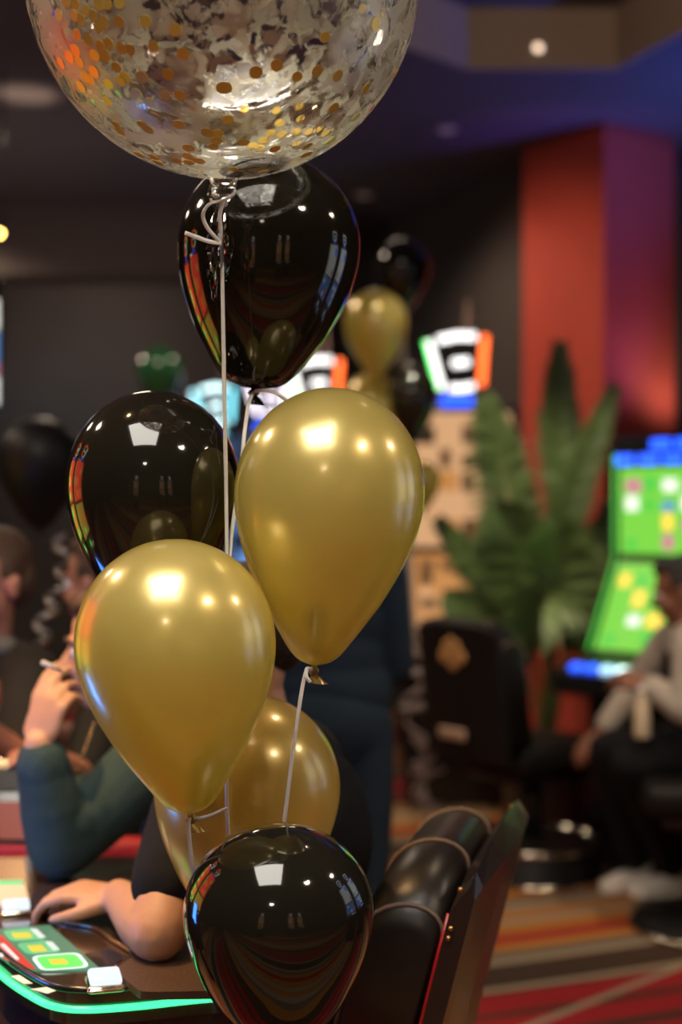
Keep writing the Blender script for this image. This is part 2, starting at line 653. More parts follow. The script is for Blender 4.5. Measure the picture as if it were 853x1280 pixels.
# ------------------------------------------------------------------ the room
CEIL = 3.70
bm = bmesh.new()
prism(bm, [(-7, -5), (6, -5), (6, 14), (-7, 14)], -0.1, 0.0)
floor = done('floor', bm, carpet_material(), smooth=False)
tag(floor, kind='structure')

hole = [(0.62, 7.0), (1.36, 7.0), (1.62, 6.3), (2.4, 4.6), (2.4, 2.6), (-0.75, 2.6), (-0.75, 5.6)]
bm = bmesh.new()
outer = [(-7, -5), (6, -5), (6, 14), (-7, 14)]
for loop in (outer, hole):
    vs = [bm.verts.new((x, y, CEIL)) for x, y in loop]
    for a, b in zip(vs, vs[1:] + vs[:1]):
        bm.edges.new((a, b))
bmesh.ops.triangle_fill(bm, use_beauty=True, edges=bm.edges[:])
top = bmesh.ops.extrude_face_region(bm, geom=bm.faces[:])
bmesh.ops.translate(bm, vec=(0, 0, 0.02), verts=[g for g in top['geom'] if isinstance(g, bmesh.types.BMVert)])
tag(done('ceiling', bm, M_CEIL, smooth=False), kind='structure')
bm = bmesh.new()
n = len(hole)
for k in range(n):
    (x0, y0), (x1, y1) = hole[k], hole[(k + 1) % n]
    d = Vector((x1 - x0, y1 - y0, 0))
    L_ = d.length
    mid = Vector(((x0 + x1) / 2, (y0 + y1) / 2, CEIL + 0.13))
    box(bm, mid, (L_, 0.02, 0.30), Matrix.Rotation(math.atan2(d.y, d.x), 3, 'Z'))
tag(done('trim_1', bm, M_COFFER, smooth=False), kind='structure')
bm = bmesh.new()
box(bm, (0.8, 4.8, 4.0), (3.6, 5.0, 0.04))
tag(done('ceiling_upper', bm, M_CEIL, smooth=False), kind='structure')

# dropped beam across the far left
bm = bmesh.new()
box(bm, (-3.2, 10.4, 3.45), (6.0, 0.5, 0.5))
tag(done('trim_2', bm, mat('beam_paint', (0.11, 0.085, 0.075), 0.8, vary=0.1), smooth=False), kind='structure')


def wall(name, a, b, m=M_WALL, h=4.2, th=0.12):
    a, b = Vector((*a, 0)), Vector((*b, 0))
    d = b - a
    bm = bmesh.new()
    box(bm, (a + b) / 2 + Vector((0, 0, h / 2)), (d.length, th, h), Matrix.Rotation(math.atan2(d.y, d.x), 3, 'Z'))
    return tag(done(name, bm, m, smooth=False), kind='structure')


wall('wall_back', (-7, 13.2), (-0.6, 13.2))
wall('wall_angled', (-0.62, 13.2), (1.3, 8.6))
wall('wall_right_back', (1.3, 8.65), (6, 9.3))
wall('wall_left', (-7, -5), (-7, 13.2))
wall('wall_right', (6, -5), (6, 9.3))
wall('wall_front', (-7, -5), (6, -5))

# red column, turned so that one corner points at the viewer
c0, e1, e2 = Vector((1.48, 8.0)), Vector((-0.545, 0.84)), Vector((0.84, 0.545))
poly = [c0, c0 + e2 * 0.56, c0 + e2 * 0.56 + e1 * 0.70, c0 + e1 * 0.70]
bm = bmesh.new()
prism(bm, [(p.x, p.y) for p in poly], 0, CEIL)
col_o = done('red_column', bm, M_COLUMN, smooth=False)
tag(col_o, 'square red stucco column rising behind the palm', 'column')

# baseboards
bm = bmesh.new()
box(bm, (-3.8, 13.12, 0.08), (6.3, 0.04, 0.16))
tag(done('baseboard_back', bm, M_BLKPLASTIC, smooth=False), kind='structure')


# ------------------------------------------------------------------ ceiling fittings and bounced flash
def flash_bounce_panel():  # emissive sheet standing in for flash light bounced off the ceiling
    t = empty('bounce_flash_panel', (-0.55, 0.75, CEIL - 0.001))
    tag(t, 'glowing sheet added for the bounced flash, mirrored as the white patch on every balloon', 'bounced flash')
    bm = bmesh.new()
    for x, y, sx, sy in ((0, 0.80, 1.5, 0.06), (0, -0.80, 1.5, 0.06), (0.72, 0, 0.06, 1.54), (-0.72, 0, 0.06, 1.54)):
        box(bm, (x, y, -0.015), (sx, sy, 0.03))
    done('frame', bm, M_BLKPLASTIC, t, smooth=False)  # rim invented along with the glowing sheet
    bm = bmesh.new()
    box(bm, (0, 0, -0.008), (1.38, 1.54, 0.012))
    done('bounce_glow', bm, glow('panel_glow', (1.0, 0.93, 0.82), PANEL_STRENGTH), t, smooth=False)


flash_bounce_panel()

DL = {}


def downlight(loc, label, lit, r=0.055, group='ceiling downlights'):
    t = empty('ceiling_downlight', loc)
    tag(t, label, 'downlight', group)
    bm = bmesh.new()
    lathe(bm, [(r * 1.45, 0.0), (r * 1.45, -0.008), (r * 1.05, -0.014), (r, 0.0)], 24, cap=False)
    done('trim_ring', bm, mat('downlight_trim', (0.35, 0.30, 0.26), 0.5), t)
    bm = bmesh.new()
    lathe(bm, [(0, -0.004), (r, -0.004), (r, 0.0), (0, 0.0)], 24, cap=False)
    done('lens', bm, lit, t, smooth=False)
    return t


LIT = glow('downlight_glow', (1.0, 0.62, 0.26), 22.0)
LITW = glow('downlight_white', (1.0, 0.72, 0.5), 2.2)
DIM = mat('downlight_off_glow', (0.45, 0.36, 0.30), 0.5, emit=(1.0, 0.7, 0.5), es=0.10)  # unlit discs given a faint glow of their own


def at_ceiling(px, py, z):
    Y = F * (z - HC) / (CY - py)
    return P(px, py, Y)


p = at_ceiling(32, 116, CEIL)
downlight(p - Vector((0, 0, 0.001)), 'large unlit pale disc in the dark ceiling at far left', DIM, 0.15)
p = at_ceiling(559, 161, CEIL)
downlight(p - Vector((0, 0, 0.001)), 'small dim ceiling disc left of the red column', DIM, 0.045)
p = at_ceiling(455, 243, CEIL)
downlight(p - Vector((0, 0, 0.001)), 'faint ceiling disc just right of the upper black balloon', DIM, 0.05)
t = downlight(Vector((P(673, 60, 6.97).x, 6.975, P(673, 60, 6.97).z)), 'small lit spot on the beige coffer edge', LITW, 0.02)
t.rotation_euler = (-math.pi / 2, 0, 0)
p = P(0, 292, 7.0)
t = downlight(p, 'glaring yellow spotlight at the left edge above the wall screen', glow('spot_yellow', (1.0, 0.62, 0.12), 25.0), 0.013)
t.rotation_euler = (-math.pi / 2 * 0.9, 0, 0)
bm = bmesh.new()
tube(bm, [(0, 0, 0.0), (0, 0, 0.09)], [0.020, 0.016], 14)
o = done('housing', bm, M_BLKPLASTIC, t)
bm = bmesh.new()
a9 = math.radians(81)
tube(bm, [(0, 0.0, 0.05), (0, -(CEIL - p.z) * math.sin(a9), 0.05 + (CEIL - p.z) * math.cos(a9))], 0.006, 8)
done('stem', bm, M_BLKPLASTIC, t)
k = 0
for (x, y) in ((1.7, 0.6), (-0.6, -2.6), (-2.6, 3.2), (3.2, 2.4), (-1.15, 2.2), (-3.2, 5.2)):
    downlight((x, y, CEIL - 0.001), 'small warm ceiling downlight seen only as sparks on the balloons', LIT, 0.04, 'sparkling downlights')


# ------------------------------------------------------------------ foreground balloons
PROFILE = [(0, 0), (0.004, 0.145), (0.012, 0.25), (0.03, 0.389), (0.065, 0.559), (0.11, 0.704), (0.17, 0.834), (0.24, 0.93), (0.31, 0.983), (0.38, 1.0),
           (0.45, 0.985), (0.53, 0.935), (0.61, 0.855), (0.69, 0.75), (0.77, 0.63), (0.84, 0.50), (0.90, 0.385), (0.94, 0.305),
           (0.968, 0.235), (0.986, 0.165), (0.996, 0.09), (1.0, 0.045)]


def balloon_mesh(R, Ht, taper=1.0, n=56):
    """teardrop: top at z = Ht, neck at z = 0"""
    zs = catmull([(t, r, 0) for t, r in PROFILE], 3)
    prof = []
    for q in zs:
        t, r = q.x, max(q.y, 0)
        if t > 0.38:
            r = r ** taper
        prof.append((r * R, Ht * (1 - t)))
    prof[0] = (0, Ht)
    bm = bmesh.new()
    lathe(bm, prof, n, cap=False)
    return bm


def latex_balloon(name, label, top, bottom, R, m, group, taper=1.0, knot=True, ribbon=None, n=56, kscale=1.0):
    top, bottom = Vector(top), Vector(bottom)
    ax = top - bottom
    t = empty(name, bottom)
    t.rotation_mode = 'QUATERNION'
    t.rotation_quaternion = Vector((0, 0, 1)).rotation_difference(ax.normalized())
    tag(t, label, 'balloon', group)
    done('balloon_skin', balloon_mesh(R, ax.length, taper, n), m, t)
    if knot:
        s = kscale
        bm = bmesh.new()
        lathe(bm, [(0.004 * s, 0.002), (0.0045 * s, -0.003), (0.0075 * s, -0.006), (0.0085 * s, -0.010), (0.005 * s, -0.014)], 14)
        rings = []
        for i in range(7):
            rr = (0.004 + 0.0016 * i) * s
            rings.append([bm.verts.new(((rr + 0.002 * s * math.sin(3 * a + i)) * math.cos(a) + 0.0015 * s * i,
                                        (rr * 0.6 + 0.001 * s * math.cos(2 * a)) * math.sin(a),
                                        -0.013 * s - 0.0022 * s * i)) for a in [2 * math.pi * j / 16 for j in range(16)]])
        for a, b in zip(rings, rings[1:]):
            for j in range(16):
                bm.faces.new((a[j], a[(j + 1) % 16], b[(j + 1) % 16], b[j]))
        done('knot', bm, M_KNOT if m in (M_GOLD, M_GOLD2) else m, t)
    if ribbon:
        inv = t.rotation_quaternion.to_matrix().inverted()
        for rb in ribbon:
            bm = bmesh.new()
            pts = [inv @ (Vector(p) - bottom) for p in catmull(rb, 10)]
            strip(bm, pts, 0.0055, 0.0006, inv @ Vector((0.15, -1, 0.1)), 0.5)
            done('ribbon', bm, M_RIBBON, t)
    return t


# pixel top, pixel bottom, half width, depth
BG = 'balloons of the foreground bunch'
Yt = 2.22
latex_balloon('black_balloon', 'glossy black balloon hanging directly under the clear confetti balloon', P(348, 199, Yt), P(318, 484, Yt - 0.03), 113.5 * Yt / F,
              M_BLACK, BG, 0.74,
              ribbon=[[P(318, 489, 2.18), P(332, 489, 2.15), P(346, 492, 2.10), P(358, 500, 2.10)],
                      [P(317, 490, 2.18), P(311, 505, 2.14), P(306, 540, 2.08), P(301, 590, 2.06), P(292, 650, 2.05), P(285, 720, 2.045)]])
Yl = 2.13
latex_balloon('black_balloon', 'glossy black balloon at left, half hidden by the lower gold balloon', P(193, 489, Yl), P(190, 800, Yl - 0.02), 108 * Yl / F, M_BLACK, BG)
Yg = 2.05
latex_balloon('gold_balloon', 'pearly gold balloon at right of the bunch, highest of the gold ones', P(424, 485, Yg), P(393, 831, Yg), 119 * Yg / F, M_GOLD, BG,
              ribbon=[[P(391, 836, 2.04), P(384, 838, 2.035), P(380, 850, 2.035), P(374, 885, 2.03), P(365, 950, 2.03), P(355, 1030, 2.03), P(340, 1130, 2.035), P(315, 1230, 2.04)],
                      [P(390, 837, 2.03), P(384, 836, 2.025), P(383, 845, 2.02), P(388, 853, 2.02)]])
Yf = 1.92
latex_balloon('gold_balloon', 'pearly gold balloon at lower left in front of the bunch', P(208, 674, Yf), P(238, 1016, Yf), 125.5 * Yf / F, M_GOLD, BG,
              ribbon=[[P(237, 1021, 1.915), P(248, 1023, 1.93), P(264, 1019, 1.97), P(284, 1010, 2.035)],
                      [P(237, 1022, 1.91), P(236, 1034, 1.91), P(238, 1060, 1.915), P(243, 1098, 1.93), P(252, 1150, 1.96)]])
Yb = 2.2
latex_balloon('gold_balloon', 'thin see-through gold balloon tucked behind the lower ones', P(315, 868, Yb), P(300, 1172, Yb), 116 * Yb / F, M_GOLD2, BG, 0.9)
Yk = 1.90
latex_balloon('black_balloon', 'round glossy black balloon lowest in the bunch', P(346, 1030, Yk), P(352, 1318, Yk), 119 * Yk / F, M_BLACK, BG, 0.85)

# clear confetti balloon
CR = 0.2765
Yc = 2.0
cc = P(279.5, -27, Yc)
conf = empty('confetti_balloon', cc)
tag(conf, 'huge clear bubble balloon filled with round gold confetti', 'balloon', BG)
prof = [(0, CR)]
for i in range(1, 60):
    a = math.pi * i / 60
    prof.append((CR * math.sin(a), CR * math.cos(a)))
prof = [q for q in prof if not (q[1] < 0 and q[0] < 0.024)]
zb = prof[-1][1]
prof += [(0.0215, zb - 0.006), (0.0185, zb - 0.012), (0.0185, zb - 0.018), (0.0195, zb - 0.024), (0.0175, zb - 0.031), (0.012, zb - 0.037), (0.004, zb - 0.041)]
nk = [q for q in prof if q[1] > zb - 0.001]
bm = bmesh.new()
lathe(bm, nk, 96, cap=False)
done('film', bm, M_FILM, conf)
bm = bmesh.new()
lathe(bm, [q for q in prof if q[1] < zb + 0.0005], 40, cap=False)
done('neck', bm, M_PFILM, conf)
# crumpled film tail
bm = bmesh.new()
rings = []
for i in range(14):
    t = i / 13
    z = zb - 0.041 - 0.135 * t
    rr = 0.004 + 0.013 * math.sin(math.pi * min(1, t * 1.05)) + 0.002
    rings.append([bm.verts.new((-0.004 - 0.006 * t + rr * math.cos(a) * (1 + 0.45 * math.sin(5 * a + 4 * t)) * 0.8,
                                rr * math.sin(a) * (1 + 0.45 * math.cos(4 * a + 7 * t)) * 0.7, z + 0.004 * math.sin(3 * a + i)))
                  for a in [2 * math.pi * j / 20 for j in range(20)]])
for a, b in zip(rings, rings[1:]):
    for j in range(20):
        bm.faces.new((a[j], a[(j + 1) % 20], b[(j + 1) % 20], b[j]))
done('film_tail', bm, M_PFILM, conf, smooth=False)
bm = bmesh.new()
lathe(bm, [(0.0045, zb - 0.036), (0.0062, zb - 0.039), (0.0062, zb - 0.043), (0.004, zb - 0.046)], 12)
done('tie', bm, M_RIBBON, conf)

C4 = [(183, 58), (213, 5), (250, 15), (245, 60), (270, 75), (293, 40), (322, 63), (345, 15), (378, 15), (365, 90), (345, 110), (428, 8), (427, 87),
      (534, 86), (567, 187), (655, 120), (257, 138), (302, 158), (327, 223), (352, 185), (370, 225), (385, 178), (437, 195), (472, 200), (688, 217),
      (626, 300), (613, 385), (674, 385), (519, 311), (417, 272), (452, 313), (433, 328), (385, 340), (380, 410), (495, 376), (550, 415), (225, 230),
      (190, 255), (250, 205), (265, 250), (290, 310), (325, 290), (272, 350), (848, 355), (310, 320), (670, 505), (785, 537), (825, 542), (822, 570),
      (810, 595), (510, 627), (568, 637), (585, 660), (662, 650), (707, 635), (710, 658), (752, 652), (520, 505), (545, 525), (710, 600), (415, 505), (430, 530)]
C5 = [(600, 35), (687, 50), (687, 75), (650, 97), (443, 150), (330, 310), (412, 287), (495, 307), (248, 263), (163, 293), (40, 355), (50, 484), (610, 358),
      (478, 437), (572, 475), (732, 297), (118, 447), (340, 433), (248, 452), (262, 503), (347, 487), (330, 540), (225, 545), (195, 575), (270, 550),
      (180, 605), (150, 595), (110, 577), (240, 604), (373, 592), (367, 627), (468, 572), (10, 540), (68, 687), (195, 697), (330, 590), (380, 540), (420, 530), (450, 545)]
pix = [(20 + x / 3.28, y / 3.28, 0) for x, y in C4] + [(270 + x / 3.28, y / 3.28, 0) for x, y in C5]
back = {(340, 433), (248, 452), (262, 503), (347, 487), (330, 540), (225, 545), (195, 575), (270, 550), (180, 605), (150, 595), (330, 590), (380, 540), (420, 530),
        (450, 545), (118, 447), (600, 35), (687, 50), (687, 75)}
bm = bmesh.new()
lathe(bm, [(0, 0.0003), (0.0080, 0.0003), (0.0080, -0.0003), (0, -0.0003)], 20, cap=False)
disc_me = bpy.data.meshes.new('confetti_disc')
bm.to_mesh(disc_me)
bm.free()
disc_me.materials.append(M_CONF)


def add_disc(nrm, outside=False):
    o = bpy.data.objects.new('confetti_disc', disc_me)
    COL.objects.link(o)
    o.parent = conf
    o.location = nrm * (CR + (0.0008 if outside else -0.0018))
    tilt = nrm + Vector([random.uniform(-0.06, 0.06) for _ in range(3)])
    o.rotation_mode = 'QUATERNION'
    o.rotation_quaternion = Vector((0, 0, 1)).rotation_difference(tilt.normalized())
    s = random.uniform(0.9, 1.12)
    o.scale = (s, s, 1)


for (px, py, _), src in zip(pix, C4 + C5):
    d = Vector(((px - CX) / F, 1, -(py - CY) / F)).normalized()
    oc = Vector((0, 0, HC)) - cc
    b_ = d.dot(oc)
    disc = b_ * b_ - (oc.length_squared - (CR - 0.002) ** 2)
    if disc <= 0:
        continue
    tt = -b_ + math.sqrt(disc) if src in back else -b_ - math.sqrt(disc)
    add_disc((oc + d * tt).normalized(), src not in back)
for _ in range(46):
    v = Vector((random.gauss(0, 1), random.gauss(0, 1), random.gauss(0, 1))).normalized()
    if v.z > 0.35:
        add_disc(v)

# main ribbon that holds the whole bunch
rb = empty('balloon_ribbon', (P(300, 1280, 2.045).x, 2.045, 0.0))
tag(rb, 'long white satin ribbon holding the foreground balloon bunch', 'ribbon')
org = Vector(rb.location)
zneck = (cc + Vector((0, 0, zb - 0.041)))
bm = bmesh.new()
main = catmull([zneck + Vector((0, -0.007, 0)), P(275, 270, 1.985), P(277, 300, 1.99), P(279, 400, 2.0), P(281, 520, 2.02), P(283, 620, 2.04), P(284, 760, 2.045),
                P(284, 900, 2.045), P(284, 1010, 2.045), P(290, 1110, 2.045), P(296, 1280, 2.045), org + Vector((0.0, 0, 0.9)), org + Vector((0, 0, 0.004))], 10)
strip(bm, [p - org for p in main], 0.0058, 0.0006, lambda t: Vector((math.sin(t * 9) * 0.7, -1, 0)))
done('ribbon_strand', bm, M_RIBBON, rb)
bm = bmesh.new()
loop = catmull([zneck + Vector((0, -0.009, 0)), P(264, 254, 1.975), P(256, 262, 1.972), P(254, 272, 1.972), P(259, 284, 1.972), P(268, 295, 1.975), P(277, 304, 1.985)], 10)
strip(bm, [p - org for p in loop], 0.0055, 0.0006, lambda t: Vector((-0.8 + 1.4 * t, -1, 0.1)))
done('ribbon_loop', bm, M_RIBBON, rb)
bm = bmesh.new()
tl = catmull([P(231, 291, 1.965), P(245, 296, 1.968), P(262, 302, 1.972), P(277, 304, 1.983)], 10)
strip(bm, [p - org for p in tl], 0.0065, 0.0006, Vector((0.1, -1, 0.35)))
done('ribbon_tail', bm, M_RIBBON, rb)
bm = bmesh.new()
wrap = [zneck + Vector((0.0195 * math.cos(a) * 0.9, -0.0195 * abs(math.sin(a)) - 0.001, 0.012 - 0.013 * abs(math.sin(a)) + 0.006 * math.cos(a))) for a in [math.pi * (j / 14) for j in range(15)]]
strip(bm, [p - org for p in wrap], 0.004, 0.0006, Vector((0, -1, -0.3)))
done('ribbon_wrap', bm, M_RIBBON, rb)


# ------------------------------------------------------------------ chairs
def casino_chair(name, label, loc, facing, top=0.95, width=0.58, seat_z=0.52, shell=M_SHELL, leather=M_LEATHER, emblem=False, lean=14.0, group=None, studs=True, handle=False, base_h=0.165):
    """local +x looks forward, y across"""
    t = empty(name, loc, math.atan2(facing[1], facing[0]))
    tag(t, label, 'chair', group)
    w = width
    sl = math.tan(math.radians(lean))
    zt, zb_ = top, seat_z + 0.02

    def bx(z):
        return -0.27 - (z - seat_z) * sl

    th = 0.132
    # cushion of the back: rounded top, extruded across; three bands split by seams
    sec = []
    for a in range(0, 181, 15):
        ar = math.radians(a)
        sec.append((th / 2 * math.cos(ar), math.sin(ar) * th / 2 * 0.8))
    zr = zt - th / 2 * 0.8

    def section(y, shrink=1.0):
        pts = []
        k = 1.0 - 0.10 * (abs(y) / (w / 2)) ** 6
        for cx, cz in sec:
            z = zr * k + cz * shrink + (1 - k) * 0.0
            pts.append((bx(z) + cx * shrink, y, z))
        z = zb_
        pts.append((bx(z) - th / 2 * shrink, y, z))
        pts.append((bx(z) + th / 2 * shrink, y, z))
        return pts

    bm = bmesh.new()
    prev = None
    ys = [-1, -0.985, -0.94, -0.8, -0.5, -0.2, 0, 0.2, 0.5, 0.8, 0.94, 0.985, 1]
    sh = [0.80, 0.93, 1.0, 1.0, 1.0, 1.0, 1, 1.0, 1.0, 1.0, 1.0, 0.93, 0.80]
    for yy, s in zip(ys, sh):
        ring = [bm.verts.new(p) for p in section(yy * w / 2, s)]
        if prev:
            for k in range(len(ring)):
                k2 = (k + 1) % len(ring)
                bm.faces.new((prev[k], prev[k2], ring[k2], ring[k]))
        else:
            bm.faces.new(ring)
        prev = ring
    bm.faces.new(prev[::-1])
    cush = done('back_cushion', bm, leather, t)
    for yy in (-0.95, -0.42, 0.42, 0.95):
        bm = bmesh.new()
        pts = section(yy * w / 2, 1.02)
        tube(bm, [pts[-1]] + pts[:-1], 0.0035, 8)
        done('seam', bm, M_SEAM, cush)
    # hard shell behind the cushion
    bm = bmesh.new()
    prev = None
    for yy in (-1.0, -0.9, -0.5, 0, 0.5, 0.9, 1.0):
        y = yy * (w / 2 + 0.012)
        bow = 0.03 * (1 - yy * yy)
        k = 0.035 * abs(yy) ** 5
        o1 = [(bx(zb_ - 0.06) - th / 2 - 0.004, zb_ - 0.06), (bx(zt - 0.03 - k) - th / 2 - 0.004, zt - 0.03 - k),
              (bx(zt + 0.012 - k) - th / 2 - 0.026, zt + 0.012 - k), (bx(zt - k) - th / 2 - 0.034 - bow, zt - k - 0.012),
              (bx(zb_ - 0.06) - th / 2 - 0.034 - bow, zb_ - 0.06)]
        ring = [bm.verts.new((x, y, z)) for x, z in o1]
        if prev:
            for q in range(5):
                bm.faces.new((prev[q], prev[(q + 1) % 5], ring[(q + 1) % 5], ring[q]))
        else:
            bm.faces.new(ring)
        prev = ring
    bm.faces.new(prev[::-1])
    shl = done('back_shell', bm, shell, t, smooth=False)
    for s in (-1, 1):
        bm = bmesh.new()
        tube(bm, [(bx(z) - th / 2 - 0.002, s * (w / 2 + 0.004), z) for z in (zb_, zb_ + 0.12, zb_ + 0.24, zt - 0.07)], 0.0035, 8)
        done('piping', bm, M_REDTRIM, cush)
    if studs:
        for s in (-1, 1):
            for z in (zt - 0.03, zt - 0.09, zt - 0.105):
                bm = bmesh.new()
                bmesh.ops.create_icosphere(bm, subdivisions=2, radius=0.005, matrix=Matrix.Translation((bx(z) - th / 2 - 0.012, s * (w / 2 + 0.013), z)))
                done('stud', bm, M_BRASS, shl)
    if emblem:
        zc = zt - 0.13
        for dy, dz, r1, r2 in ((0, 0, .030, .030), (-.05, -.01, .028, .030), (.05, -.01, .028, .030), (-.028, .032, .024, .024), (.028, .032, .024, .024), (0, -.045, .030, .022), (0.0, .055, .016, .016)):
            bm = bmesh.new()
            bmesh.ops.create_uvsphere(bm, u_segments=14, v_segments=8, radius=1.0)
            bmesh.ops.transform(bm, matrix=Matrix.Translation((bx(zc + dz) - th / 2 - 0.064, dy, zc + dz)) @ Matrix.Diagonal((0.008, r1, r2, 1)), verts=bm.verts)
            done('emblem', bm, M_EMBLEM, shl)
    if handle:
        bm = bmesh.new()
        zc = seat_z + 0.06
        box(bm, (bx(zc) - th / 2 - 0.078, 0.02, zc), (0.02, 0.15, 0.045), None, 0.008)
        done('grab_handle', bm, mat('pale_handle', (0.42, 0.28, 0.2), 0.4, vary=0.1), shl)
    # seat
    bm = bmesh.new()
    box(bm, (0.0, 0, seat_z - 0.05), (0.50, w * 0.94, 0.12), None, 0.045, 4)
    done('seat', bm, leather, t)
    bm = bmesh.new()
    box(bm, (-0.02, 0, seat_z - 0.13), (0.40, w * 0.7, 0.05), None, 0.01)
    br = done('seat_plate', bm, M_BLKPLASTIC, t)
    bm = bmesh.new()
    lathe(bm, [(0.045, base_h - 0.005), (0.045, seat_z - 0.15)], 20)
    done('pedestal', bm, M_BLKPLASTIC, t)
    bm = bmesh.new()
    lathe(bm, [(0, base_h), (0.10, base_h), (0.26, base_h - 0.012), (0.272, base_h - 0.02), (0.272, 0.03), (0.285, 0.02), (0.285, 0.0)], 40)
    base = done('base_drum', bm, M_VINYL, t)
    for z, r in ((base_h - 0.022, 0.277), (0.012, 0.290))[(0 if base_h > 0.1 else 1):]:
        bm = bmesh.new()
        lathe(bm, [(r - 0.008, z - 0.011), (r, z - 0.011), (r + 0.002, z), (r, z + 0.011), (r - 0.008, z + 0.011), (r - 0.008, z - 0.011)], 48, cap=False)
        done('chrome_band', bm, M_CHROME, base)
    return t


# near chair: backrest from (0.105, 2.17) to (0.26, 2.80)
w_dir = Vector((0.155, 0.63)).normalized()
f_dir = Vector((-w_dir.y, w_dir.x))
backc = Vector((0.185, 2.485))
seatc = backc + f_dir * 0.375
casino_chair('casino_chair', 'large black leather chair with taupe seams in the right foreground', (seatc.x, seatc.y, 0), f_dir, 0.955, 0.60, 0.52, M_SHELL)
casino_chair('casino_chair', 'black chair with a gold emblem on its back beside the palm', (0.79, 5.88, 0), (0.80, 0.60), 1.07, 0.44, 0.56, M_VINYL, M_VINYL, emblem=True, lean=6, studs=False, handle=True)
casino_chair('casino_chair', 'dark chair at the right edge on a round banded base', (1.33, 5.12, 0), (-1.0, 0.12), 1.0, 0.46, 0.54, M_VINYL, M_VINYL, base_h=0.06, lean=8, studs=False)


